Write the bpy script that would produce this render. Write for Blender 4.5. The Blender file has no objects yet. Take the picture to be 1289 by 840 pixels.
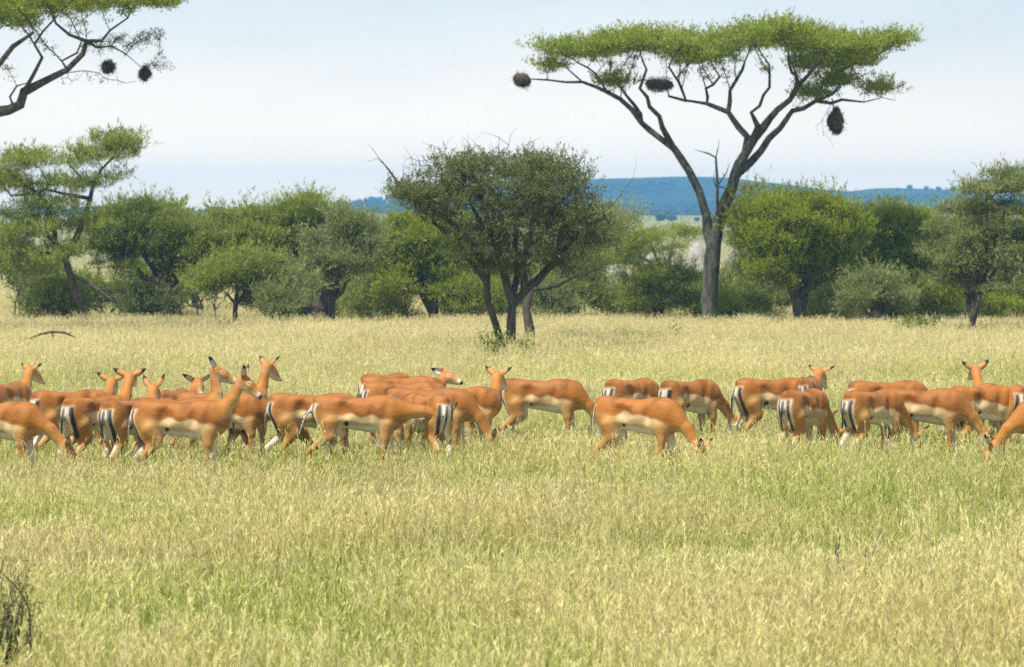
import bpy, math, random
import numpy as np
from mathutils import Vector, Matrix

random.seed(7)
RNG = np.random.default_rng(7)
SC = bpy.context.scene
COL = SC.collection

# ------------------------------------------------------------------ camera
FOC, CX, CY = 4860.0, 644.5, 420.0        # focal length and centre of the photograph, in its pixels
EYE, HORIZ = 2.85, 292.0                  # eye height (standing in an open vehicle), horizon row
cam_d = bpy.data.cameras.new('camera')
cam = bpy.data.objects.new('camera', cam_d)
COL.objects.link(cam)
cam_d.sensor_width = 36.0
cam_d.lens = 36.0 * FOC / 1289.0
cam.location = (0, 0, EYE)
cam.rotation_euler = (math.pi / 2 - math.atan((CY - HORIZ) / FOC), 0, 0)
cam_d.clip_start = 0.5
cam_d.clip_end = 20000
cam_d.dof.use_dof = True
cam_d.dof.focus_distance = 41.0
cam_d.dof.aperture_fstop = 5.6
SC.camera = cam

# ------------------------------------------------------------------ sky, sun, exposure
SUN_EL = math.radians(62)
SUN_AZ = math.radians(-140)               # compass bearing of the sun, 0 = +Y, clockwise: from the left, a little behind the camera
world = bpy.data.worlds.new('World')
SC.world = world
world.use_nodes = True
wn = world.node_tree
for n in list(wn.nodes):
    wn.nodes.remove(n)
def nd(tree, kind, **kw):
    n = tree.nodes.new(kind)
    for k, v in kw.items():
        if k.startswith('i_'):
            n.inputs[k[2:].replace('_', ' ')].default_value = v
        else:
            setattr(n, k, v)
    return n
w_out = nd(wn, 'ShaderNodeOutputWorld')
w_bg = nd(wn, 'ShaderNodeBackground')
w_bg.inputs['Strength'].default_value = 0.1
w_sky = nd(wn, 'ShaderNodeTexSky', sky_type='NISHITA', sun_disc=False, sun_elevation=SUN_EL, sun_rotation=SUN_AZ)
w_tc = nd(wn, 'ShaderNodeTexCoord')
w_map = nd(wn, 'ShaderNodeMapping')
w_map.inputs['Scale'].default_value = (5, 5, 17)
w_no = nd(wn, 'ShaderNodeTexNoise', i_Scale=1.3, i_Detail=6.0, i_Roughness=0.55)
w_r1 = nd(wn, 'ShaderNodeMapRange')
w_r1.inputs['From Min'].default_value = 0.25
w_r1.inputs['From Max'].default_value = 0.75
w_r1.inputs['To Min'].default_value = 0.88
w_r1.inputs['To Max'].default_value = 1.0
# thin cloud: a pale veil, whitest and warmest low over the horizon (all the way round), broken with blue overhead
w_ramp = nd(wn, 'ShaderNodeValToRGB')
w_ramp.color_ramp.elements[0].position = 0.32
w_ramp.color_ramp.elements[0].color = (0.535, 0.610, 0.655, 1)
w_ramp.color_ramp.elements[1].position = 0.70
w_ramp.color_ramp.elements[1].color = (0.670, 0.715, 0.735, 1)
w_sep = nd(wn, 'ShaderNodeSeparateXYZ')
w_z = nd(wn, 'ShaderNodeMath', operation='DIVIDE'); w_z.inputs[1].default_value = 0.037
w_z2 = nd(wn, 'ShaderNodeMath', operation='MULTIPLY')
w_neg = nd(wn, 'ShaderNodeMath', operation='MULTIPLY'); w_neg.inputs[1].default_value = -1.0
w_exp = nd(wn, 'ShaderNodeMath', operation='EXPONENT')
w_hor = nd(wn, 'ShaderNodeMix', data_type='RGBA')
w_hor.inputs[7].default_value = (1.70, 1.33, 0.86, 1)
w_mul = nd(wn, 'ShaderNodeVectorMath', operation='SCALE')
w_mul.inputs['Scale'].default_value = 10.0
w_up = nd(wn, 'ShaderNodeMapRange', interpolation_type='SMOOTHSTEP')
w_up.inputs['From Min'].default_value = 0.10
w_up.inputs['From Max'].default_value = 0.55
w_up.inputs['To Min'].default_value = 1.0
w_up.inputs['To Max'].default_value = 0.50
w_cov = nd(wn, 'ShaderNodeMath', operation='MULTIPLY')
w_mix = nd(wn, 'ShaderNodeMix', data_type='RGBA')
L = wn.links.new
L(w_tc.outputs['Generated'], w_map.inputs['Vector'])
L(w_tc.outputs['Generated'], w_sep.inputs[0])
L(w_map.outputs['Vector'], w_no.inputs['Vector'])
L(w_sep.outputs[2], w_z.inputs[0])
L(w_z.outputs[0], w_z2.inputs[0]); L(w_z.outputs[0], w_z2.inputs[1])
L(w_z2.outputs[0], w_neg.inputs[0]); L(w_neg.outputs[0], w_exp.inputs[0])
L(w_no.outputs['Fac'], w_ramp.inputs['Fac'])
L(w_exp.outputs[0], w_hor.inputs['Factor']); L(w_ramp.outputs['Color'], w_hor.inputs[6])
L(w_hor.outputs[2], w_mul.inputs[0])
L(w_sep.outputs[2], w_up.inputs['Value'])
L(w_no.outputs['Fac'], w_r1.inputs['Value'])
L(w_r1.outputs['Result'], w_cov.inputs[0]); L(w_up.outputs['Result'], w_cov.inputs[1])
L(w_cov.outputs[0], w_mix.inputs['Factor'])
L(w_sky.outputs['Color'], w_mix.inputs[6])
L(w_mul.outputs[0], w_mix.inputs[7])
L(w_mix.outputs[2], w_bg.inputs['Color'])
L(w_bg.outputs['Background'], w_out.inputs['Surface'])

sun_d = bpy.data.lights.new('sun', 'SUN')
sun_d.energy = 5.0
sun_d.angle = math.radians(0.6)
sun_d.color = (1.0, 0.95, 0.86)
sun = bpy.data.objects.new('sun', sun_d)
COL.objects.link(sun)
_s = Vector((math.sin(SUN_AZ) * math.cos(SUN_EL), math.cos(SUN_AZ) * math.cos(SUN_EL), math.sin(SUN_EL)))
sun.rotation_euler = (-_s).to_track_quat('-Z', 'Y').to_euler()
sun.location = (-40, -10, 90)

SC.view_settings.view_transform = 'Standard'
SC.view_settings.look = 'None'
SC.view_settings.exposure = 0.45
SC.view_settings.gamma = 1.0
SC.render.engine = 'CYCLES'
SC.cycles.max_bounces = 6
SC.cycles.diffuse_bounces = 3
SC.cycles.transmission_bounces = 4
SC.cycles.transparent_max_bounces = 4
SC.cycles.volume_bounces = 0
SC.cycles.use_denoising = False

# ------------------------------------------------------------------ helpers
def tag(o, label=None, cat=None, group=None, kind=None):
    if label: o['label'] = label
    if cat: o['category'] = cat
    if group: o['group'] = group
    if kind: o['kind'] = kind
    return o

def link(name, me, parent=None, mats=()):
    o = bpy.data.objects.new(name, me)
    COL.objects.link(o)
    for m in mats:
        me.materials.append(m)
    if parent is not None:
        o.parent = parent
    return o

def empty(name, loc, rz=0.0):
    o = bpy.data.objects.new(name, None)
    COL.objects.link(o)
    o.location = loc
    o.rotation_euler = (0, 0, rz)
    o.empty_display_size = 0.2
    return o

def mesh_from(name, V, loops, sizes, smooth=True):
    """V (n,3); loops flat vertex indices; sizes corner counts of each face."""
    me = bpy.data.meshes.new(name)
    V = np.asarray(V, np.float32)
    loops = np.asarray(loops, np.int32)
    sizes = np.asarray(sizes, np.int32)
    me.vertices.add(len(V))
    me.vertices.foreach_set('co', V.ravel())
    me.loops.add(len(loops))
    me.loops.foreach_set('vertex_index', loops)
    me.polygons.add(len(sizes))
    st = np.zeros(len(sizes), np.int32)
    st[1:] = np.cumsum(sizes)[:-1]
    me.polygons.foreach_set('loop_start', st)
    me.polygons.foreach_set('use_smooth', np.full(len(sizes), smooth, bool))
    me.update(calc_edges=True)
    return me

def point_float(me, name, vals):
    a = me.attributes.new(name, 'FLOAT', 'POINT')
    a.data.foreach_set('value', np.asarray(vals, np.float32))

def point_color(me, name, cols):
    a = me.attributes.new(name, 'FLOAT_COLOR', 'POINT')
    c = np.ones((len(cols), 4), np.float32)
    c[:, :3] = cols
    a.data.foreach_set('color', c.ravel())

def vnoise(x, y, s, seed=0):
    """smooth value noise in [0,1] of world position, for patches."""
    x = np.asarray(x, float) / s + 1000.37 * (seed + 1)
    y = np.asarray(y, float) / s + 517.91 * (seed + 1)
    xi = np.floor(x); yi = np.floor(y)
    fx = x - xi; fy = y - yi
    fx = fx * fx * (3 - 2 * fx); fy = fy * fy * (3 - 2 * fy)
    def h(a, b):
        v = np.sin(a * 127.1 + b * 311.7 + seed * 17.3) * 43758.5453
        return v - np.floor(v)
    return (h(xi, yi) * (1 - fx) + h(xi + 1, yi) * fx) * (1 - fy) + (h(xi, yi + 1) * (1 - fx) + h(xi + 1, yi + 1) * fx) * fy

def wx(px, d):                      # world x of a photo column at distance d
    return (px - CX) / FOC * d
def wz(py, d):                      # world z of a photo row at distance d
    return EYE - (py - HORIZ) / FOC * d

def new_mat(name):
    m = bpy.data.materials.new(name)
    m.use_nodes = True
    t = m.node_tree
    for n in list(t.nodes):
        t.nodes.remove(n)
    out = t.nodes.new('ShaderNodeOutputMaterial')
    return m, t, out

# ------------------------------------------------------------------ materials
def leaf_material(name, dark, light, trans=0.40):
    m, t, out = new_mat(name)
    at = nd(t, 'ShaderNodeAttribute', attribute_name='rnd')
    mix = nd(t, 'ShaderNodeMix', data_type='RGBA')
    mix.inputs[6].default_value = (*dark, 1)
    mix.inputs[7].default_value = (*light, 1)
    df = nd(t, 'ShaderNodeBsdfPrincipled')
    df.inputs['Roughness'].default_value = 0.55
    df.inputs['Specular IOR Level'].default_value = 0.3
    tr = nd(t, 'ShaderNodeBsdfTranslucent')
    sh = nd(t, 'ShaderNodeMixShader')
    sh.inputs[0].default_value = trans
    t.links.new(at.outputs['Fac'], mix.inputs['Factor'])
    t.links.new(mix.outputs[2], df.inputs['Base Color'])
    t.links.new(mix.outputs[2], tr.inputs['Color'])
    t.links.new(df.outputs[0], sh.inputs[1])
    t.links.new(tr.outputs[0], sh.inputs[2])
    t.links.new(sh.outputs[0], out.inputs['Surface'])
    return m

def bark_material(name, c0, c1, scale=9.0):
    m, t, out = new_mat(name)
    tc = nd(t, 'ShaderNodeTexCoord')
    mp = nd(t, 'ShaderNodeMapping')
    mp.inputs['Scale'].default_value = (1, 1, 0.25)
    no = nd(t, 'ShaderNodeTexNoise', i_Scale=scale, i_Detail=8.0, i_Roughness=0.65)
    rp = nd(t, 'ShaderNodeValToRGB')
    rp.color_ramp.elements[0].position = 0.35
    rp.color_ramp.elements[1].position = 0.68
    rp.color_ramp.elements[0].color = (*c0, 1)
    rp.color_ramp.elements[1].color = (*c1, 1)
    bp = nd(t, 'ShaderNodeBump', i_Strength=0.7, i_Distance=0.05)
    bs = nd(t, 'ShaderNodeBsdfPrincipled')
    bs.inputs['Roughness'].default_value = 0.9
    bs.inputs['Specular IOR Level'].default_value = 0.15
    t.links.new(tc.outputs['Object'], mp.inputs['Vector'])
    t.links.new(mp.outputs['Vector'], no.inputs['Vector'])
    t.links.new(no.outputs['Fac'], rp.inputs['Fac'])
    t.links.new(rp.outputs['Color'], bs.inputs['Base Color'])
    t.links.new(no.outputs['Fac'], bp.inputs['Height'])
    t.links.new(bp.outputs['Normal'], bs.inputs['Normal'])
    t.links.new(bs.outputs[0], out.inputs['Surface'])
    return m

LEAF = {
    'fresh':  leaf_material('fresh_acacia_leaf', (0.159, 0.219, 0.019), (0.339, 0.398, 0.045)),
    'mid': leaf_material('mid_green_leaf', (0.149, 0.199, 0.029), (0.362, 0.415, 0.074)),
    'dark': leaf_material('dark_green_leaf', (0.120, 0.165, 0.026), (0.294, 0.343, 0.063)),
    'yellow': leaf_material('yellow_green_leaf', (0.160, 0.215, 0.015), (0.369, 0.421, 0.039)),
    'grey': leaf_material('grey_green_leaf', (0.149, 0.181, 0.054), (0.337, 0.373, 0.127)),
    'olive':  leaf_material('olive_leaf', (0.093, 0.112, 0.029), (0.223, 0.244, 0.076)),
    'far':   leaf_material('far_woodland_leaf', (0.022, 0.034, 0.014), (0.060, 0.078, 0.034)),
    'weed':   leaf_material('weed_leaf', (0.138, 0.194, 0.022), (0.254, 0.306, 0.043)),
}
BARK = {
    'grey':  bark_material('grey_bark', (0.030, 0.028, 0.023), (0.140, 0.138, 0.108)),
    'brown': bark_material('brown_bark', (0.045, 0.038, 0.030), (0.130, 0.112, 0.090)),
    'dead':  bark_material('dead_wood', (0.040, 0.034, 0.028), (0.110, 0.095, 0.075), 20),
    'straw': bark_material('nest_straw', (0.040, 0.030, 0.020), (0.190, 0.140, 0.090), 14),
}
# ------------------------------------------------------------------ ground, hills, far woodland
def sstep(a, b, v):
    t = np.clip((np.asarray(v, float) - a) / (b - a), 0, 1)
    return t * t * (3 - 2 * t)

def ground_z(x, y):
    x = np.asarray(x, float); y = np.asarray(y, float)
    far = sstep(330, 1700, y)
    z = far * 9.5 + far * 3.0 * (vnoise(x, y, 260, 3) - 0.5)
    z = z + 0.05 * (vnoise(x, y, 9, 1) - 0.5)
    return z

def ground_material():
    m, t, out = new_mat('savanna_soil_and_thatch')
    geo = nd(t, 'ShaderNodeNewGeometry')
    sx = nd(t, 'ShaderNodeSeparateXYZ')
    n1 = nd(t, 'ShaderNodeTexNoise', i_Scale=0.11, i_Detail=6.0, i_Roughness=0.6)
    n2 = nd(t, 'ShaderNodeTexNoise', i_Scale=6.0, i_Detail=5.0, i_Roughness=0.7)
    r1 = nd(t, 'ShaderNodeValToRGB')
    r1.color_ramp.elements[0].position = 0.35
    r1.color_ramp.elements[0].color = (0.205, 0.215, 0.070, 1)
    r1.color_ramp.elements[1].position = 0.68
    r1.color_ramp.elements[1].color = (0.400, 0.345, 0.165, 1)
    mu = nd(t, 'ShaderNodeMix', data_type='RGBA', blend_type='MULTIPLY')
    mu.inputs[0].default_value = 0.55
    r2 = nd(t, 'ShaderNodeValToRGB')
    r2.color_ramp.elements[0].position = 0.3
    r2.color_ramp.elements[0].color = (0.45, 0.45, 0.42, 1)
    r2.color_ramp.elements[1].position = 0.7
    bs = nd(t, 'ShaderNodeBsdfPrincipled')
    bs.inputs['Roughness'].default_value = 0.95
    bs.inputs['Specular IOR Level'].default_value = 0.05
    bp = nd(t, 'ShaderNodeBump', i_Strength=0.6, i_Distance=0.1)
    lk = t.links.new
    lk(geo.outputs['Position'], n1.inputs['Vector'])
    lk(geo.outputs['Position'], n2.inputs['Vector'])
    lk(n1.outputs['Fac'], r1.inputs['Fac'])
    lk(n2.outputs['Fac'], r2.inputs['Fac'])
    lk(r1.outputs['Color'], mu.inputs[6])
    lk(r2.outputs['Color'], mu.inputs[7])
    lk(mu.outputs[2], bs.inputs['Base Color'])
    lk(n2.outputs['Fac'], bp.inputs['Height'])
    lk(bp.outputs['Normal'], bs.inputs['Normal'])
    lk(bs.outputs[0], out.inputs['Surface'])
    return m

def grid_mesh(name, X, Y, Z):
    r, c = X.shape
    V = np.stack([X, Y, Z], -1).reshape(-1, 3)
    i = np.arange(r * c).reshape(r, c)
    q = np.stack([i[:-1, :-1], i[:-1, 1:], i[1:, 1:], i[1:, :-1]], -1).reshape(-1, 4)
    return mesh_from(name, V, q.ravel(), np.full(len(q), 4))

_ys = np.concatenate([np.linspace(-40, 150, 96), np.geomspace(155, 3500, 90)])
_u = np.linspace(-1, 1, 121)
_xs = np.sign(_u) * (np.abs(_u) * 60 + np.abs(_u) ** 4 * 1440)
_X, _Y = np.meshgrid(_xs, _ys)
g = link('ground', grid_mesh('ground', _X, _Y, ground_z(_X, _Y)), mats=[ground_material()])
tag(g, kind='structure')

RIDGE_PX = np.array([-3000, -900, -300, 0, 250, 400, 445, 480, 520, 600, 700, 735, 790, 850, 900, 950, 1010, 1060, 1100, 1180, 1205, 1290, 1600, 2200, 4300])
RIDGE_PY = np.array([285, 280, 276, 272, 268, 264, 254, 250, 244, 232, 225, 223, 222, 220, 221, 227, 236, 239, 234, 236, 242, 250, 262, 275, 285])
HILL_D = 2900.0
def hill_z(x, y):
    x = np.asarray(x, float); y = np.asarray(y, float)
    px = x / HILL_D * FOC + CX
    h = (HORIZ - np.interp(px, RIDGE_PX, RIDGE_PY)) / FOC * HILL_D + EYE
    sh = sstep(1750, HILL_D, y) ** 1.25 * (1 - 0.9 * sstep(HILL_D + 60, 3300, y))
    bump = 5.0 * (vnoise(x, y, 120, 5) - 0.5) + 3.0 * (vnoise(x, y, 45, 6) - 0.5)
    return (h - 2) * sh + bump * sh * (1 - sh) * 3

def hill_material():
    m, t, out = new_mat('wooded_hillside')
    geo = nd(t, 'ShaderNodeNewGeometry')
    n1 = nd(t, 'ShaderNodeTexNoise', i_Scale=0.016, i_Detail=6.0, i_Roughness=0.65)
    r1 = nd(t, 'ShaderNodeValToRGB')
    r1.color_ramp.elements[0].position = 0.42
    r1.color_ramp.elements[0].color = (0.020, 0.034, 0.016, 1)
    r1.color_ramp.elements[1].position = 0.66
    r1.color_ramp.elements[1].color = (0.070, 0.078, 0.040, 1)
    bs = nd(t, 'ShaderNodeBsdfPrincipled')
    bs.inputs['Roughness'].default_value = 1.0
    bs.inputs['Specular IOR Level'].default_value = 0.0
    t.links.new(geo.outputs['Position'], n1.inputs['Vector'])
    t.links.new(n1.outputs['Fac'], r1.inputs['Fac'])
    t.links.new(r1.outputs['Color'], bs.inputs['Base Color'])
    t.links.new(bs.outputs[0], out.inputs['Surface'])
    return m

_X, _Y = np.meshgrid(np.linspace(-1480, 1480, 380), np.linspace(1750, 3400, 90))
h = link('hills', grid_mesh('hills', _X, _Y, hill_z(_X, _Y) + ground_z(_X, _Y) * (1 - sstep(1750, HILL_D, _Y)) - 0.6 * (1 - sstep(1750, 1800, _Y))), mats=[hill_material()])
tag(h, kind='structure')

# far woodland on the plain and the hills: one mass of small crowns
def blob_base():
    p = (1 + 5 ** 0.5) / 2
    v = np.array([(-1, p, 0), (1, p, 0), (-1, -p, 0), (1, -p, 0), (0, -1, p), (0, 1, p), (0, -1, -p), (0, 1, -p), (p, 0, -1), (p, 0, 1), (-p, 0, -1), (-p, 0, 1)], float)
    v /= np.linalg.norm(v[0])
    f = [(0, 11, 5), (0, 5, 1), (0, 1, 7), (0, 7, 10), (0, 10, 11), (1, 5, 9), (5, 11, 4), (11, 10, 2), (10, 7, 6), (7, 1, 8), (3, 9, 4), (3, 4, 2), (3, 2, 6), (3, 6, 8), (3, 8, 9), (4, 9, 5), (2, 4, 11), (6, 2, 10), (8, 6, 7), (9, 8, 1)]
    v = list(map(tuple, v)); cache = {}; out = []
    def mid(a, b):
        k = (min(a, b), max(a, b))
        if k not in cache:
            q = (np.array(v[a]) + np.array(v[b])) / 2
            v.append(tuple(q / np.linalg.norm(q))); cache[k] = len(v) - 1
        return cache[k]
    for a, b, c in f:
        d, e, g_ = mid(a, b), mid(b, c), mid(c, a)
        out += [(a, d, g_), (b, e, d), (c, g_, e), (d, e, g_)]
    return np.array(v), np.array(out)

def far_woodland():
    bv, bf = blob_base()
    Vs, Fs, Rs = [], [], []
    rng = np.random.default_rng(21)
    bf = np.array([(0, 11, 5), (0, 5, 1), (0, 1, 7), (0, 7, 10), (0, 10, 11), (1, 5, 9), (5, 11, 4), (11, 10, 2), (10, 7, 6), (7, 1, 8), (3, 9, 4), (3, 4, 2), (3, 2, 6), (3, 6, 8), (3, 8, 9), (4, 9, 5), (2, 4, 11), (6, 2, 10), (8, 6, 7), (9, 8, 1)]); bv = bv[:12]
    n = 0
    while n < 5200:
        d = rng.uniform(1150, 1750) if rng.random() < 0.12 else rng.uniform(1750, 2650)
        x = rng.uniform(-0.22, 0.22) * d
        if d < 1750 and vnoise(x, d, 130, 8) < 0.60: continue
        if d >= 1750 and vnoise(x, d, 140, 9) < 0.36: continue
        w = rng.uniform(1.0, 2.5) ; hh = w * rng.uniform(0.45, 0.9)
        z0 = float(hill_z(x, d) if d > 1750 else 0) + float(ground_z(x, d)) * (1 - float(sstep(1750, HILL_D, d)))
        dis = 1 + 0.35 * (rng.random(len(bv)) - 0.5)
        Vs.append(bv * dis[:, None] * np.array([w, w, hh]) + np.array([x, d, z0 + hh * rng.uniform(0.75, 1.25)]))
        Fs.append(bf + n * len(bv)); Rs.append(np.full(len(bv), rng.random()))
        n += 1
    F = np.concatenate(Fs)
    me = mesh_from('far_woodland', np.concatenate(Vs), F.ravel(), np.full(len(F), 3), False)
    point_float(me, 'rnd', np.concatenate(Rs))
    o = link('far_woodland', me, mats=[LEAF['far']])
    tag(o, kind='stuff')
far_woodland()

# ------------------------------------------------------------------ air between here and the hills
def haze_box():
    x0, x1, y0, y1, z0, z1 = -1600, 1600, -60, 3520, -4, 58
    V = [(x, y, z) for z in (z0, z1) for y in (y0, y1) for x in (x0, x1)]
    F = [(0, 2, 3, 1), (4, 5, 7, 6), (0, 1, 5, 4), (2, 6, 7, 3), (0, 4, 6, 2), (1, 3, 7, 5)]
    me = bpy.data.meshes.new('haze'); me.from_pydata(V, [], F); me.update()
    m, t, out = new_mat('pale_air')
    pv = nd(t, 'ShaderNodeVolumePrincipled')
    pv.inputs['Color'].default_value = (0.21, 0.575, 1.0, 1)
    pv.inputs['Density'].default_value = 0.00034
    pv.inputs['Anisotropy'].default_value = 0.0
    t.links.new(pv.outputs['Volume'], out.inputs['Volume'])
    o = link('haze', me, mats=[m])
    tag(o, kind='stuff')
HAZE = True
if HAZE: haze_box()
# ------------------------------------------------------------------ trees: skeletons grown towards the crown, tubes, leaves
def grow(P, PAR, A, step, kill, infl, iters=90, sag=0.0, rng=RNG):
    """space colonisation: P (n,3) seed nodes, PAR parents, A attractors."""
    P = list(map(np.array, P)); PAR = list(PAR)
    N = np.array(P)
    D = np.linalg.norm(A[:, None] - N[None], axis=2)
    ni = D.argmin(1); ndist = D.min(1)
    alive = np.ones(len(A), bool)
    for it in range(iters):
        act = alive & (ndist < infl)
        if not act.any(): break
        idx = np.nonzero(act)[0]
        dirs = A[idx] - N[ni[idx]]
        dirs /= np.maximum(np.linalg.norm(dirs, axis=1, keepdims=True), 1e-6)
        acc = np.zeros_like(N)
        np.add.at(acc, ni[idx], dirs)
        src = np.unique(ni[idx])
        v = acc[src] + rng.normal(0, 0.42, (len(src), 3)) + np.array([0, 0, sag])
        v /= np.maximum(np.linalg.norm(v, axis=1, keepdims=True), 1e-6)
        new = N[src] + step * v
        # drop new nodes that would sit on an existing one
        dd = np.linalg.norm(new[:, None] - N[None], axis=2).min(1)
        ok = dd > 0.45 * step
        # a source that is stuck: give up its attractors
        for s in src[~ok]:
            alive[(ni == s) & alive & (ndist < step * 2.2)] = False
        if not ok.any():
            continue
        new = new[ok]; src = src[ok]
        base = len(N)
        N = np.vstack([N, new])
        PAR += list(src)
        d2 = np.linalg.norm(A[:, None] - new[None], axis=2)
        j = d2.argmin(1); m = d2.min(1)
        better = m < ndist
        ni[better] = base + j[better]; ndist[better] = m[better]
        alive &= ndist > kill
    return N, np.array(PAR)

def radii(N, PAR, seed_r, tip=0.009, expo=2.3, cap=0.8):
    n = len(N); acc = np.zeros(n)
    r = np.zeros(n)
    for i in range(n - 1, -1, -1):
        r[i] = max(tip, acc[i] ** (1 / expo)) if acc[i] > 0 else tip
        if PAR[i] >= 0:
            acc[PAR[i]] += r[i] ** expo
    for i in range(n):
        if i < len(seed_r):
            r[i] = max(seed_r[i], 0.01)
        elif PAR[i] >= 0:
            r[i] = min(r[i], r[PAR[i]] * cap if PAR[i] < len(seed_r) else r[PAR[i]])
    return r

def tubes(N, PAR, R, rough=0.0, rng=RNG, min_r=0.0):
    """tube mesh data over the whole skeleton."""
    n = len(N)
    kids = [[] for _ in range(n)]
    for i in range(n):
        if PAR[i] >= 0: kids[PAR[i]].append(i)
    Vs, Ls, Ss = [], [], []
    off = 0
    starts = [(-1, i) for i in range(n) if PAR[i] < 0]
    while starts:
        p, i = starts.pop()
        ch = [p] if p >= 0 else []
        while True:
            ch.append(i)
            k = kids[i]
            if not k: break
            b = max(k, key=lambda q: R[q])
            for q in k:
                if q != b: starts.append((i, q))
            i = b
        if len(ch) < 2: continue
        pts = N[ch].copy(); rr = R[ch].copy()
        if p >= 0: rr[0] = min(rr[0], rr[1] * 1.25)
        if rr.max() < min_r: continue
        rr[-1] *= 0.5
        s = 10 if rr.max() > 0.12 else 6 if rr.max() > 0.04 else 4 if rr.max() > 0.018 else 3
        T = np.gradient(pts, axis=0)
        T /= np.maximum(np.linalg.norm(T, axis=1, keepdims=True), 1e-6)
        ref = np.array([0.0, 1.0, 0.02]) if abs(T[:, 1]).mean() < 0.75 else np.array([1.0, 0, 0.02])
        U = np.cross(T, ref); U /= np.maximum(np.linalg.norm(U, axis=1, keepdims=True), 1e-6)
        W = np.cross(T, U)
        a = np.linspace(0, 2 * np.pi, s, endpoint=False)
        rad = rr[:, None] * (1 + rough * (rng.random((len(pts), s)) - 0.5))
        ring = pts[:, None] + rad[..., None] * (np.cos(a)[None, :, None] * U[:, None] + np.sin(a)[None, :, None] * W[:, None])
        Vs.append(ring.reshape(-1, 3))
        m = len(pts)
        ii = (np.arange(m)[:, None] * s + np.arange(s)[None]) + off
        nx = np.roll(ii, -1, 1)
        q = np.stack([ii[:-1], nx[:-1], nx[1:], ii[1:]], -1).reshape(-1, 4)
        Ls.append(q.ravel()); Ss.append(np.full(len(q), 4))
        off += m * s
    return np.concatenate(Vs), np.concatenate(Ls), np.concatenate(Ss)

def leaves(base, dirs, length, width, rng=RNG, level=.55):
    """diamond leaves at base points along dirs; returns verts, loops, sizes, per-vertex random."""
    n = len(base)
    rnd = rng.normal(0, level, (n, 3)) + np.array([0, 0, 1.0])
    side = np.cross(dirs, rnd); side /= np.maximum(np.linalg.norm(side, axis=1, keepdims=True), 1e-6)
    ln = (length * rng.uniform(0.6, 1.4, n))[:, None]; wd = (width * rng.uniform(0.6, 1.4, n))[:, None]
    V = np.stack([base, base + dirs * ln * 0.45 + side * wd * 0.5, base + dirs * ln, base + dirs * ln * 0.45 - side * wd * 0.5], 1).reshape(-1, 3)
    return V, np.arange(4 * n), np.full(n, 4)

def unit(v):
    return v / np.maximum(np.linalg.norm(v, axis=-1, keepdims=True), 1e-6)

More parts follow.
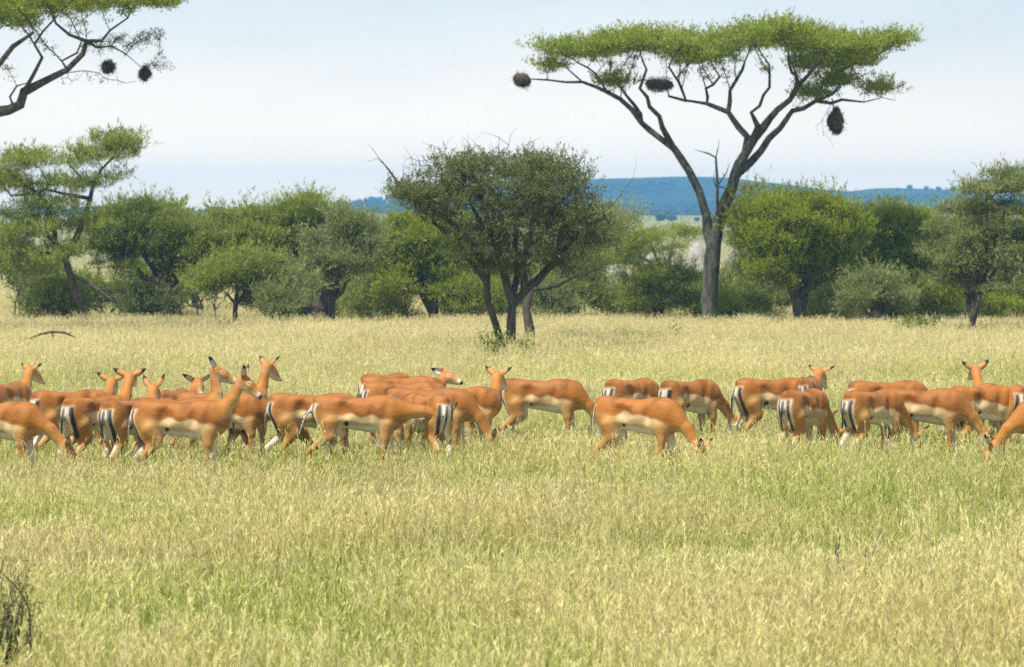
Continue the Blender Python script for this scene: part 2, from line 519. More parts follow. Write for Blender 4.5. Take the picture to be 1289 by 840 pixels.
class Tree:
    """all pixel arguments are photo pixels; d is the distance of the trunk."""
    def __init__(s, name, label, cat, base, d, seed, group=None):
        s.d = d; s.px = base; s.rng = np.random.default_rng(seed)
        s.x0 = wx(base, d); s.k = d / FOC
        s.root = empty(name, (s.x0, d, float(ground_z(s.x0, d))))
        tag(s.root, label, cat, group)
        s.N, s.PAR, s.R = [], [], []
        s.z0 = float(ground_z(s.x0, d))
        s.A = []; s.B = []
    def p(s, px, py, dy=0.0):
        return np.array([(px - s.px) * s.k, dy, EYE - (py - HORIZ) * s.k - s.z0])
    def limb(s, pts, join=None):
        """pts: (px, py, dy, radius); join: index of an existing node, or None for the root."""
        cur = -1 if join is None else join
        prev = None if join is None else s.N[join]
        pr = None if join is None else s.R[join]
        out = []
        for (px, py, dy, r) in pts:
            q = s.p(px, py, dy)
            if prev is None:
                s.N.append(q); s.PAR.append(-1); s.R.append(r); cur = len(s.N) - 1
            else:
                ln = np.linalg.norm(q - prev); m = max(1, int(ln / 0.35))
                bend = s.rng.normal(0, 0.05 * ln, 3)
                for t in range(1, m + 1):
                    f = t / m
                    s.N.append(prev + (q - prev) * f + bend * math.sin(math.pi * f) + (s.rng.normal(0, 0.022, 3) if t < m else 0))
                    s.PAR.append(cur); s.R.append(pr + (r - pr) * f); cur = len(s.N) - 1
            prev, pr = q, r; out.append(cur)
        return out
    def pad(s, px, py, rx, rz, ry=None, dy=0.0, n=60, flat=0.0, leafy=True):
        """ellipsoid of crown; flat > 0 squashes its underside."""
        c = s.p(px, py, dy); rx *= s.k; rz *= s.k; ry = rx * 0.85 if ry is None else ry
        u = unit(s.rng.normal(0, 1, (n, 3))) * (s.rng.random((n, 1)) ** (1 / 2.6))
        low = u[:, 2] < 0
        u[low, 2] *= (1 - flat)
        (s.A if leafy else s.B).append(c + u * np.array([rx, ry, rz]))
        return c
    def build(s, bark, leaf, n_leaf, ll, lw, up=0.4, spread=0.16, zspread=None, step=0.24, infl=3.0, kill=0.3, tip=0.008, twig=0.02,
              sag=0.0, expo=2.3, rough=0.25, out_bias=0.7, fill=0.76, min_r=0.0, tufts=0.13, tuft_r=.44, tuft_flat=.46, shoots=15):
        A = np.concatenate(s.A)
        A = A[A[:, 2] > 0.12]
        B = np.concatenate([A] + s.B)
        N, PAR = grow(s.N, s.PAR, B, step, kill, infl, sag=sag, rng=s.rng)
        R = radii(N, PAR, s.R, tip, expo)
        # a gentle sway so that limbs are not straight
        V, Lp, Sz = tubes(N, PAR, R, rough, s.rng, min_r)
        me = mesh_from('trunk', V, Lp, Sz)
        link('trunk', me, s.root, [BARK[bark]])
        tw = np.nonzero((R < twig) & (np.arange(len(N)) >= len(s.N)))[0]
        if s.B:                                            # bare inner twigs carry no leaf
            Bb = np.concatenate(s.B)
            near = np.array([np.linalg.norm(A - N[i], axis=1).min() < np.linalg.norm(Bb - N[i], axis=1).min() for i in tw])
            if near.any(): tw = tw[near]
        if len(tw) == 0: tw = np.arange(len(N))
        n1 = int(n_leaf * (1 - fill)); n2 = n_leaf - n1
        zs = spread * .8 if zspread is None else zspread
        # twigs carry uneven amounts of leaf; the rest sits in domed tufts with gaps between
        wt = np.exp(s.rng.normal(0, .7, len(tw))); b1 = N[s.rng.choice(tw, n1, p=wt / wt.sum())]
        b1 = b1 + s.rng.normal(0, 1, b1.shape) * np.array([spread, spread, zs]) * .7
        tuft = A[s.rng.choice(len(A), max(6, int(len(A) * tufts)), replace=False)]
        tr_ = tuft_r * s.rng.uniform(.55, 1.35, len(tuft))
        wt = tr_ ** 2 * np.exp(s.rng.normal(0, .25, len(tuft)))
        pick = s.rng.choice(len(tuft), n2, p=wt / wt.sum())
        u = unit(s.rng.normal(0, 1, (n2, 3)))
        fl = (u[:, 2] < 0) & (s.rng.random(n2) < .6); u[fl, 2] *= -1
        b2 = tuft[pick] + u * (tr_[pick] * s.rng.random(n2) ** .45)[:, None] * np.array([1, 1, tuft_flat])
        tone = s.rng.normal(0, .20, len(tuft))[pick]
        # shoots that stick out of the tufts and feather the outline
        ns = int(len(tuft) * shoots); m_ = 14
        if ns:
            w_ = s.rng.integers(0, len(tuft), ns)
            su = unit(s.rng.normal(0, 1, (ns, 3)) + np.array([0, 0, .45])); su[:, 2] = np.abs(su[:, 2]) * (.5 + .5 * tuft_flat)
            s0 = tuft[w_] + su * tr_[w_][:, None] * np.array([1, 1, tuft_flat])
            sd = unit(su + np.array([0, 0, .55]) + s.rng.normal(0, .35, (ns, 3)))
            sl = s.rng.uniform(.5, 1.5, ns) * tuft_r
            f_ = s.rng.random((ns, m_))
            b3 = (s0[:, None] + sd[:, None] * (f_ * sl[:, None])[..., None] + s.rng.normal(0, .018, (ns, m_, 3))).reshape(-1, 3)
            u3 = np.repeat(sd, m_, 0)
            b2 = np.concatenate([b2, b3]); u = np.concatenate([u, u3 * 1.3]); tone = np.concatenate([tone, np.full(len(b3), .08)]); n2 += len(b3)
        base = np.concatenate([b1, b2])
        cen = A.mean(0)
        od = np.concatenate([unit((b1 - cen) / (A.std(0) + 0.1)), u])
        dirs = unit(unit(s.rng.normal(0, 1, base.shape)) * .8 + od * out_bias + np.array([0, 0, up]))
        V, Lp, Sz = leaves(base, dirs, ll, lw, s.rng)
        V[:, 2] = np.maximum(V[:, 2], 0.02)
        me = mesh_from('crown', V, Lp, Sz, False)
        r = np.clip(np.concatenate([s.rng.random(n1), s.rng.random(n2) + tone]), 0, 1)
        point_float(me, 'rnd', np.repeat(r, 4))
        link('crown', me, s.root, [LEAF[leaf]])
        s.Nf, s.Rf = N, R
        return s.root
    def twigs(s, name, lines, bark='dead', label=None):
        """bare dead branches, one object each: lists of (px,py,dy,r); a line that starts on an earlier line joins it."""
        groups = []
        for pts in lines:
            home = None
            for gq in groups:
                dd = [math.hypot(pts[0][0] - q[0], pts[0][1] - q[1]) for q in gq['pix']]
                if min(dd) < 12: home = gq; at = int(np.argmin(dd)); break
            if home is None:
                home = dict(pix=[], N=[], P=[], R=[]); groups.append(home); at = -1
            prev = at
            for (px, py, dy, r) in pts:
                home['N'].append(s.p(px, py, dy)); home['P'].append(prev); home['R'].append(r); home['pix'].append((px, py)); prev = len(home['N']) - 1
        for gq in groups:
            V, Lp, Sz = tubes(np.array(gq['N']), np.array(gq['P']), np.array(gq['R']), 0.2, s.rng)
            o = link(name, mesh_from(name, V, Lp, Sz), s.root, [BARK[bark]])
            if label: o['label'] = label

def dvis(y, gh=0.33):                # distance of something whose lowest visible row is y above grass of height gh
    return (EYE - gh) * FOC / (y - HORIZ)
# ------------------------------------------------------------------ the umbrella acacia on the right
D1 = dvis(402)
t = Tree('umbrella_acacia', 'tall flat-topped acacia with forked trunk and wide spreading green canopy', 'tree', 893, D1, 11)
tr = t.limb([(893, 428, 0, .3024), (893, 396, 0, .2436), (894, 365, 0, .2226), (896, 335, 0, .2184), (898, 306, 0, .2268)])
fork = tr[-1]
a = t.limb([(889, 272, .1, .1386), (881, 243, .2, .1260), (873, 226, .3, .1176), (849, 187, .5, .1008), (808, 154, .7, .0798), (765, 115, .9, .0588), (734, 102, 1.1, .0420), (690, 99, 1.2, .0294)], fork)
t.limb([(834, 161, .2, .0714), (817, 135, -.3, .0588), (804, 113, -.7, .0462), (812, 90, -1.0, .0378)], a[3])
t.limb([(790, 118, 1.5, .0420), (770, 88, 2.4, .0336)], a[4])
t.limb([(752, 92, 1.2, .03), (728, 78, .8, .022), (704, 67, .4, .014), (684, 63, .3, .009)], a[5])
t.limb([(716, 86, 1.1, .02), (700, 76, .9, .012)], a[6])
b = t.limb([(905, 280, 0, .1932), (914, 252, -.1, .1680), (925, 222, -.1, .1512), (938, 193, -.1, .1386), (949, 174, -.1, .1260)], fork)
c = t.limb([(941, 172, .2, .1008), (930, 160, .3, .0924), (917, 141, .4, .0756), (891, 130, .6, .0588), (865, 126, .8, .0462), (843, 120, .9, .0378)], b[3])
t.limb([(921, 113, .9, .0504), (938, 85, 1.4, .0420)], c[2])
t.limb([(891, 110, 1.2, .0420), (910, 94, 1.9, .0336)], c[3])
t.limb([(850, 100, -.4, .0336), (840, 86, -.9, .0294)], c[4])
e = t.limb([(977, 139, -.5, .0966), (999, 113, -.9, .0756), (1012, 98, -1.3, .0588), (1030, 76, -1.8, .0420)], b[4])
t.limb([(990, 95, -1.9, .0420), (984, 80, -2.4, .0336)], e[1])
f = t.limb([(944, 205, .1, .1092), (969, 174, .4, .0966), (999, 139, .7, .0756), (1030, 126, 1.0, .0588), (1064, 124, 1.2, .0420), (1092, 127, 1.3, .022), (1116, 121, 1.4, .012), (1132, 125, 1.4, .006)], b[2])
t.limb([(1040, 100, .9, .042), (1075, 80, .7, .034), (1110, 66, .5, .024), (1140, 52, .3, .012)], f[3])
t.limb([(1060, 106, 1.1, .03), (1085, 96, 1.2, .02), (1104, 86, 1.0, .012)], f[3])
t.limb([(943, 143, -.8, .0504), (964, 113, -1.5, .0420), (962, 86, -2.0, .0336)], b[4])
for (px, py, rx, rz, ry, dy, n) in [(706, 61, 35, 5.9, 1.2, 0.3, 60), (740, 66, 51, 10.6, 2.2, 0.8, 120), (793, 56, 51, 13.2, 3.2, 0.2, 200), (842, 60, 55, 13.2, 3.6, -0.2, 210), (880, 74, 46, 9.2, 3.2, 0.6, 130), (924, 56, 41, 14.5, 3.4, 0, 170), (982, 50, 64, 15.8, 4.0, 0.2, 280), (1040, 62, 55, 13.2, 3.6, 0, 190), (1089, 62, 46, 9.9, 2.6, 0.2, 120), (1131, 52, 26, 4.6, 1.2, 0.3, 45), (1065, 80, 46, 7.3, 2.2, 0.5, 90), (692, 84, 15, 4.8, 0.6, 1.1, 22), (777, 104, 31, 4.8, 0.8, 0.9, 35), (1052, 103, 33, 10.4, 1.4, 1.1, 75), (1027, 118, 23, 6.4, 1.0, 0.9, 40), (1109, 112, 26, 6.4, 0.9, 1.3, 45), (1016, 84, 24, 7.9, 1.6, 0, 40)]:
    t.pad(px, py, rx, rz, ry, dy, n, 0.45)
t.build('grey', 'fresh', 64000, .105, .026, up=.55, spread=.13, zspread=.06, tufts=.34, tuft_r=.33, tuft_flat=.32, shoots=7, step=.26, infl=2.6, kill=.34, tip=.009, twig=.022, sag=.1, out_bias=.35, fill=.62)
t.twigs('dead_branch', [[(903, 285, -.3, .05), (902, 262, -.35, .045), (902, 230, -.4, .04), (900, 199, -.4, .03), (891, 194, -.4, .022), (873, 189, -.4, .008)],
                        [(900, 199, -.4, .02), (905, 176, -.4, .006)], [(902, 235, -.4, .025), (913, 218, -.5, .015), (917, 205, -.5, .006)], [(902, 240, -.4, .02), (897, 226, -.3, .012), (899, 215, -.3, .006)],
                        [(908, 236, -.4, .02), (914, 240, -.4, .008)]], 'grey')
ACACIA = t

def round_base():
    bv, bf = blob_base()
    V = [tuple(v) for v in bv]; cache = {}; F = []
    def mid(a, b):
        key = (min(a, b), max(a, b))
        if key not in cache:
            q = (np.array(V[a]) + np.array(V[b])) / 2; V.append(tuple(q / np.linalg.norm(q))); cache[key] = len(V) - 1
        return cache[key]
    for a, b, c in bf:
        e, f, g_ = mid(a, b), mid(b, c), mid(c, a)
        F += [(a, e, g_), (b, f, e), (c, g_, f), (e, f, g_)]
    return np.array(V), np.array(F)

def nest(label, px, py, w, hgt, d, dy, seed, drop=False):
    rng = np.random.default_rng(seed)
    bv, bf = round_base()
    k = d / FOC
    ph = rng.uniform(0, 6, 3)
    V = bv * (1 + 0.22 * (rng.random((len(bv), 1)) - .5) + .10 * np.sin(bv @ np.array([2.1, 1.6, 2.7]) + ph[0])[:, None]) * np.array([w * k * rng.uniform(.75, .95), w * k * .8, hgt * k * rng.uniform(.7, .95)])
    if drop:
        V[:, :2] *= (1 - 0.55 * sstep(-.2, 1, V[:, 2] / (hgt * k)))[:, None]
    n = 1500
    u = unit(rng.normal(0, 1, (n, 3)))
    b = u * np.array([w * k * .75, w * k * .75, hgt * k * .8])
    if drop:
        b[:, :2] *= (1 - 0.55 * sstep(-.2, 1, b[:, 2] / (hgt * k)))[:, None]
    dr = unit(u * .5 + rng.normal(0, .8, (n, 3)) + np.array([0, 0, -.5]))
    b = b * (1 + .10 * np.sin(u @ np.array([2.1, 1.6, 2.7]) + ph[0])[:, None])
    LV, LL, LS = leaves(b, dr, np.where(rng.random(n) < .10, .17, .09), .012, rng)
    Vv = np.concatenate([V, LV])
    loops = np.concatenate([bf.ravel(), LL + len(V)])
    sz = np.concatenate([np.full(len(bf), 3), LS])
    o = link('weaver_nest', mesh_from('weaver_nest', Vv, loops, sz, False), mats=[BARK['straw']])
    o.location = (wx(px, d + dy), d + dy, wz(py, d + dy))
    tag(o, label, 'bird nest', 'woven bird nests in the acacias')
    return o
NESTS = [
    nest('big dark drop-shaped nest hanging under the right end of the tall acacia', 1052, 151, 13, 21, D1, 1.15, 1, True),
    nest('round brown nest at the left tip of the tall acacia', 657, 101, 12, 10, D1, 1.25, 2),
    nest('wide brown nest among limbs under the left canopy of the tall acacia', 829, 107, 21, 10, D1, .85, 3),
]
t.twigs('hanging_twig', [[(1051, 122, 1.2, .02), (1053, 132, 1.17, .018), (1052, 140, 1.15, .015)], [(1050, 130, 1.15, .012), (1038, 150, 1.1, .007), (1040, 172, 1.0, .005)], [(1040, 150, 1.1, .008), (1030, 158, 1.0, .006), (1033, 172, .9, .004)],
                         [(1056, 160, 1.1, .01), (1064, 166, 1.1, .006), (1070, 160, 1.0, .004)], [(1040, 165, 1.1, .007), (1048, 175, 1.0, .005), (1053, 186, .9, .004)],
                         [(690, 99, 1.2, .03), (672, 98, 1.25, .02), (660, 100, 1.25, .015)]], 'grey')

# ------------------------------------------------------------------ the umbrella acacia cut by the left edge
D2 = 98.0
t = Tree('umbrella_acacia', 'flat-topped acacia reaching in at the upper left corner with dark crooked limbs', 'tree', -175, D2, 12)
tr = t.limb([(-175, 442, 0, .42), (-172, 390, 0, .34), (-165, 300, 0, .31), (-158, 240, 0, .30)])
fk = tr[-1]
a = t.limb([(-120, 190, 0, .22), (-70, 155, 0, .20), (-20, 144, 0, .17), (12, 139, 0, .135), (26, 132, 0, .125), (31, 116, 0, .12), (55, 104, 0, .095), (85, 88, .1, .075), (104, 68, .2, .07), (109, 52, .2, .06), (128, 51, .2, .04), (138, 38, .3, .03), (160, 22, .4, .022)], fk)
t.limb([(15, 130, .2, .035), (12, 122, .2, .03), (20, 108, .3, .025), (34, 104, .3, .02)], a[3])
t.limb([(45, 95, -.3, .045), (57, 74, -.5, .04), (48, 58, -.6, .035), (60, 42, -.8, .03), (75, 28, -1, .025)], a[5])
t.limb([(75, 76, .6, .03), (93, 65, .9, .028), (98, 50, 1.0, .02)], a[7])
t.limb([(90, 45, -.3, .04), (75, 32, -.6, .03), (70, 18, -.8, .025)], a[9])
t.limb([(-60, 130, -.6, .12), (-10, 105, -.9, .10), (5, 85, -1.0, .08), (25, 62, -1.2, .06), (52, 45, -1.4, .04)], a[0])
t.limb([(3, 62, -1.0, .05), (5, 42, -1.1, .04)], len(t.N) - 4)
c = t.limb([(-185, 190, .2, .22), (-210, 140, .5, .17), (-250, 90, .8, .12), (-300, 60, 1.0, .08)], fk)
t.limb([(-150, 100, 1.0, .12), (-110, 50, 1.6, .08)], c[0])
t.limb([(-170, 90, -1.5, .12), (-150, 45, -2.4, .07)], c[0])
for (px, py, rx, rz, ry, dy, n) in [
        (10, 8, 80, 28, 3.2, 0, 220), (85, 3, 65, 19, 2.8, .2, 170), (150, 2, 50, 12, 2.2, .3, 110), (200, 4, 26, 8, 1.4, .4, 40), (20, 30, 40, 9, 1.6, -.8, 50),
        (-80, 5, 100, 32, 3.6, 0, 200), (-180, -5, 100, 34, 4, 0, 180), (-290, 10, 90, 28, 3.4, .4, 140)]:
    t.pad(px, py, rx, rz, ry, dy, n, 0.35)
t.build('brown', 'fresh', 46000, .105, .026, up=.55, spread=.13, zspread=.06, tufts=.36, tuft_r=.31, tuft_flat=.34, shoots=6, step=.24, infl=2.4, kill=.32, tip=.0085, twig=.02, sag=.1, out_bias=.35, fill=.62)
ACACIA2 = t
# the thin grey-brown spray below its canopy is a limb of its own with few leaves
def spray(t, pts_pads, start, seed, n_leaf, leaf, bark, name='sparse_limb'):
    s = Tree.__new__(Tree)
    s.d, s.px, s.k, s.z0, s.x0 = t.d, t.px, t.k, t.z0, t.x0
    s.rng = np.random.default_rng(seed); s.N, s.PAR, s.R, s.A, s.B = [], [], [], [], []
    s.limb(start)
    for p_ in pts_pads: s.pad(*p_)
    A = np.concatenate(s.A)
    N, PAR = grow(s.N, s.PAR, A, .13, .16, 1.6, rng=s.rng)
    R = radii(N, PAR, s.R, .0055, 2.4)
    V, Lp, Sz = tubes(N, PAR, R, .2, s.rng)
    o = link(name, mesh_from(name, V, Lp, Sz), t.root, [BARK[bark]])
    b = N[s.rng.integers(len(s.N), len(N), n_leaf)] + s.rng.normal(0, .04, (n_leaf, 3))
    LV, LL, LS = leaves(b, unit(s.rng.normal(0, 1, (n_leaf, 3))), .07, .018, s.rng)
    me = mesh_from('leaf_spray', LV, LL, LS, False); point_float(me, 'rnd', np.repeat(s.rng.random(n_leaf), 4))
    tag(link('leaf_spray', me, o, [LEAF[leaf]]), kind='stuff')
spray(t, [(160, 52, 45, 13, .7, .3, 190), (190, 42, 22, 8, .5, .3, 60), (125, 60, 25, 12, .5, .2, 60), (200, 82, 22, 8, .4, .3, 50)],
      [(109, 52, .2, .05), (122, 60, .2, .035), (140, 58, .25, .025), (158, 68, .3, .016), (176, 84, .3, .012), (186, 84, .3, .01)], 5, 2300, 'olive', 'dead')
spray(t, [(95, 100, 60, 8, .5, .1, 60), (140, 104, 40, 6, .4, .2, 40), (125, 92, 25, 6, .3, .2, 30)], [(62, 101, 0, .025), (85, 92, .1, .012), (125, 92, .2, .009)], 6, 60, 'olive', 'dead', 'bare_twig')
NESTS += [nest('small dark nest on a twig left of its neighbour in the upper left acacia', 137, 84, 9, 8, D2, .3, 4),
          nest('ragged dark nest at the tip of the lower twig of the upper left acacia', 183, 92, 8, 9, D2, .35, 5, True)]

# ------------------------------------------------------------------ the dark bush tree in the middle of the grass
D3 = dvis(441)
t = Tree('bush_acacia', 'dense dark olive bush tree with two trunks standing alone in the mid-field grass', 'tree', 643, D3, 13)
tr = t.limb([(643, 462, 0, .125), (643, 432, 0, .105), (644, 405, 0, .098), (645, 385, 0, .095)])
a = t.limb([(637, 358, 0, .09), (632, 335, .2, .08), (620, 300, .4, .065), (610, 262, .5, .05), (600, 235, .6, .04)], tr[-1])
b = t.limb([(660, 368, .1, .085), (680, 348, .1, .075), (702, 326, .1, .065), (722, 300, .1, .05), (745, 282, .1, .035), (770, 268, .1, .02)], tr[-1])
t.limb([(706, 290, -.2, .045), (715, 260, -.3, .03)], b[2])
t.limb([(655, 330, -.4, .07), (668, 290, -.7, .05), (680, 250, -.9, .035)], b[0])
t.limb([(648, 320, .8, .06), (650, 280, 1.0, .045), (648, 240, 1.1, .03)], tr[-1])
tr2 = t.limb([(635, 458, .25, .10), (631, 432, .25, .088), (623, 405, .25, .08), (614, 380, .25, .076), (612, 355, .25, .07)])
c = t.limb([(600, 338, .2, .065), (585, 322, .1, .055), (570, 300, 0, .045), (545, 280, -.1, .035)], tr2[-1])
d_ = t.limb([(603, 320, -.3, .075), (590, 300, -.4, .07), (565, 278, -.5, .065), (540, 262, -.5, .055), (515, 245, -.5, .045), (500, 228, -.5, .03), (488, 212, -.5, .015)], tr2[-1])
t.limb([(616, 320, .6, .06), (605, 280, .9, .05), (585, 245, 1.0, .035)], tr2[-1])
for (px, py, rx, rz, ry, dy, n) in [
        (640, 232, 85, 42, 1.5, 0, 330), (570, 240, 62, 26, 1.2, -.1, 170), (530, 240, 30, 15, .8, -.4, 70), (700, 245, 55, 38, 1.3, 0, 210), (650, 275, 75, 28, 1.4, 0, 190),
        (735, 275, 38, 26, 1.1, .1, 110), (665, 205, 45, 20, 1.0, .1, 90), (600, 290, 45, 22, 1.1, 0, 100), (600, 210, 50, 18, 1, 0, 80), (525, 236, 34, 18, .8, -.4, 80), (550, 262, 36, 16, .8, -.3, 80), (590, 200, 40, 14, .9, 0, 60), (560, 215, 40, 14, .9, -.2, 60), (690, 205, 40, 16, .9, .1, 70), (640, 315, 62, 26, 1.1, 0, 130), (745, 295, 28, 20, .8, .1, 60), (715, 330, 28, 16, .8, .1, 50), (585, 300, 34, 18, .8, -.3, 60), (720, 215, 25, 18, .7, .2, 40), (700, 310, 25, 25, .8, .1, 45)]:
    t.pad(px, py + 9, rx, rz, ry, dy, n, 0.15)
t.pad(640, 338, 46, 14, .8, .1, 60); t.pad(596, 322, 30, 14, .7, -.2, 40)
for q in [(625, 330, 60, 30, .9, 0, 160), (690, 330, 40, 24, .8, .1, 90), (570, 300, 30, 20, .7, -.3, 50), (640, 290, 70, 26, .9, 0, 90)]:
    t.pad(*q, 0, False)
for q in [(640, 250, 90, 30, 1.1, 0, 120), (560, 262, 50, 18, .8, -.3, 60), (720, 290, 40, 24, .8, .1, 60)]:
    t.pad(*q, 0, False)
t.build('brown', 'olive', 42000, .08, .019, up=.3, spread=.10, tufts=.24, tuft_r=.24, shoots=6,  step=.17, infl=2.2, kill=.2, tip=.0065, twig=.013, out_bias=.6, fill=.62)
t.twigs('dead_branch', [[(500, 228, -.5, .025), (490, 214, -.5, .02), (481, 203, -.5, .012), (470, 188, -.5, .006), (463, 182, -.5, .004)], [(484, 207, -.5, .01), (476, 200, -.5, .006), (462, 205, -.5, .004)],
                        [(566, 205, .2, .014), (558, 192, .2, .01), (545, 183, .2, .006), (530, 180, .2, .004)], [(560, 195, .2, .008), (562, 180, .2, .005), (570, 172, .2, .004)],
                        [(632, 198, 0, .014), (640, 185, 0, .01), (643, 170, 0, .006), (652, 160, 0, .004)], [(641, 183, 0, .008), (625, 172, 0, .006), (608, 166, 0, .004), (598, 178, 0, .003)],
                        [(610, 200, .1, .01), (604, 186, .1, .006), (590, 172, .1, .004)], [(695, 205, 0, .01), (702, 190, 0, .006), (700, 178, 0, .004), (712, 170, 0, .003)],
                        [(765, 264, .1, .012), (778, 250, .1, .01), (788, 236, .1, .008), (797, 225, .1, .005), (803, 195, .1, .003)], [(752, 270, .1, .01), (765, 258, .1, .008), (770, 246, .1, .005), (768, 238, .1, .004)],
                        [(660, 196, .1, .01), (668, 180, .1, .006), (682, 172, .1, .004)], [(520, 246, -.5, .01), (508, 256, -.5, .006), (494, 262, -.5, .004)]])
_r = np.random.default_rng(77)
_ln = []
for _i in range(16):                                   # bare twig ends along the top and sides
    _x = 505 + 15.5 * _i + _r.normal(0, 4); _y = 232 - 34 * math.sin(math.pi * (_x - 480) / 300) + _r.normal(0, 4)
    _dx = (_x - 635) * .10 + _r.normal(0, 6); _h = _r.uniform(14, 30); _q = _r.normal(0, .4)
    _ln.append([(_x, _y + 12, _q, .011), (_x + _dx * .5 + _r.normal(0, 3), _y - _h * .45, _q, .007), (_x + _dx, _y - _h, _q, .003)])
    _ln.append([(_x + _dx * .5, _y - _h * .45, _q, .006), (_x + _dx * .5 + _r.normal(0, 9), _y - _h * .85, _q, .003)])
t.twigs('bare_twig', _ln)
t.twigs('pale_broken_branch', [[(600, 345, -.6, .03), (596, 336, -.6, .025), (590, 326, -.6, .018)]], 'grey')

# a third trunk close behind it belongs to another, paler tree
t = Tree('bush_acacia', 'thin grey-leaved tree just behind and right of the dark middle bush', 'tree', 667, dvis(426), 14)
tr = t.limb([(667, 442, 0, .13), (667, 415, 0, .115), (663, 390, 0, .10), (668, 365, 0, .08)])
t.limb([(690, 340, .2, .06), (720, 318, .3, .045), (750, 300, .3, .03)], tr[-1])
t.limb([(660, 330, .4, .06), (665, 300, .6, .04)], tr[-1])
t.limb([(700, 360, -.2, .04), (730, 345, -.3, .03)], tr[-1])
for q in [(745, 298, 48, 26, 1.2, .2, 150), (700, 315, 40, 26, 1.1, .3, 110), (735, 335, 40, 20, 1, 0, 70), (665, 300, 40, 26, 1, .5, 80), (770, 285, 22, 18, .8, .2, 50)]:
    t.pad(*q)
t.build('brown', 'grey', 7000, .085, .022, up=.4, spread=.13, step=.19, infl=2.4, kill=.22, tip=.0065, twig=.014)

# ------------------------------------------------------------------ the leaning tree at the left
t = Tree('thorn_tree', 'tall airy tree at the left with leaning dark trunk and feathery tilted tiers', 'tree', 112, dvis(401), 15)
tr = t.limb([(116, 422, 0, .155), (108, 395, 0, .125), (96, 370, 0, .115), (88, 345, 0, .105), (82, 325, 0, .10)])
a = t.limb([(70, 305, 0, .085), (50, 288, .1, .07), (25, 277, .2, .06), (0, 268, .3, .04)], tr[-1])
b = t.limb([(95, 300, .2, .09), (106, 275, .2, .08), (113, 250, .2, .07), (117, 230, .2, .055), (128, 212, .2, .04), (145, 196, .2, .035), (165, 180, .2, .02)], tr[-1])
t.limb([(100, 222, .1, .035), (85, 205, .1, .025)], b[3])
t.limb([(60, 255, -.2, .06), (35, 235, -.3, .045), (15, 215, -.4, .03)], a[0])
t.limb([(112, 356, -.3, .06), (130, 368, -.4, .055), (146, 380, -.5, .05)], tr[3])
t.limb([(88, 246, .5, .05), (55, 238, .6, .04), (10, 246, .7, .03)], b[2])
t.limb([(30, 318, -.4, .05), (0, 322, -.5, .04)], tr[-1])
for q in [(150, 182, 30, 14, .9, .2, 70), (120, 196, 34, 16, 1.1, .2, 90), (95, 210, 26, 12, 1, .1, 45), (35, 206, 38, 14, 1.4, -.3, 100), (0, 215, 35, 20, 1.4, -.3, 70), (70, 235, 30, 10, 1, 0, 40), (140, 226, 30, 8, .8, .2, 30),
          (20, 240, 50, 10, 1.3, 0, 60), (85, 262, 40, 10, 1, .2, 50), (20, 275, 40, 12, 1.2, .2, 60), (50, 295, 45, 14, 1.3, -.2, 80), (10, 320, 40, 14, 1.2, -.4, 70), (75, 285, 30, 12, 1, .1, 40), (60, 325, 35, 12, 1.2, -.4, 50), (150, 202, 26, 10, .8, .2, 30), (100, 235, 30, 12, 1, .2, 50), (60, 258, 45, 12, 1.2, .1, 70), (110, 285, 34, 12, 1, .3, 50), (25, 300, 40, 14, 1.3, 0, 60), (90, 318, 30, 12, 1, -.2, 40), (20, 340, 40, 14, 1.2, .3, 50), (0, 235, 30, 12, 1, 0, 40)]:
    t.pad(*q, .3)
t.build('brown', 'mid', 17000, .14, .020, up=.4, spread=.12, zspread=.07, tufts=.22, tuft_r=.30, tuft_flat=.36, shoots=8, step=.22, infl=2.2, kill=.26, tip=.007, twig=.016, out_bias=.6, fill=.62)
# ------------------------------------------------------------------ the rest of the tree line
def bushy(label, base, d, pads, leaf, seed, trunk=.12, fork=None, bark='brown', k=1.0, ll=.135, lw=.021, up=.35, name='thorn_tree', cat='tree', group=None, flat=.2, stems=1, lean=0, zs=None, spread=.16, twig=.015, **kw):
    t = Tree(name, label, cat, base, d, seed, group)
    rng = t.rng
    gy = HORIZ + EYE / t.k
    top = min(p_[1] for p_ in pads)
    fork = fork if fork is not None else gy - 0.33 * (gy - top)
    area = 0
    for s_ in range(stems):
        ox = (s_ - (stems - 1) / 2) * 7
        dy = (s_ % 2) * .3
        n0 = len(t.N)
        tr = t.limb([(base + ox * .4, gy + 3, dy, trunk * 1.25), (base + ox + lean * .5, (gy + fork) / 2, dy, trunk), (base + ox * 1.6 + lean, fork, dy, trunk * .85)])
        mine = [p_ for i, p_ in enumerate(pads) if i % stems == s_]
        for p_ in mine:
            j = tr[-1] if rng.random() < .7 else tr[-1] - 1
            q0 = t.N[j]
            fy = fork + .55 * (p_[1] - fork) if p_[1] < fork else fork + 4
            fx = base + ox + lean + .6 * (p_[0] - base - ox - lean)
            t.limb([((base + ox + lean) * .55 + fx * .45 + rng.normal(0, 4), fork * .6 + fy * .4, dy + rng.normal(0, .2), trunk * .55), (fx, fy, dy + rng.normal(0, .35), trunk * .33)], j)
    for p_ in pads:
        px, py, rx, rz = p_[:4]
        ar = math.pi * rx * rz; area += ar
        t.pad(px, py, rx, rz, None if len(p_) < 5 else p_[4], rng.normal(0, .35) if len(p_) < 6 else p_[5], int(max(18, ar / 34)), flat)
    ppm = 1 / t.k
    t.build(bark, leaf, int(area * 2.3 * k), ll, lw, up=up, spread=spread, zspread=zs, step=.24, infl=2.8, kill=.28, tip=.007, twig=twig, **kw)
    return t

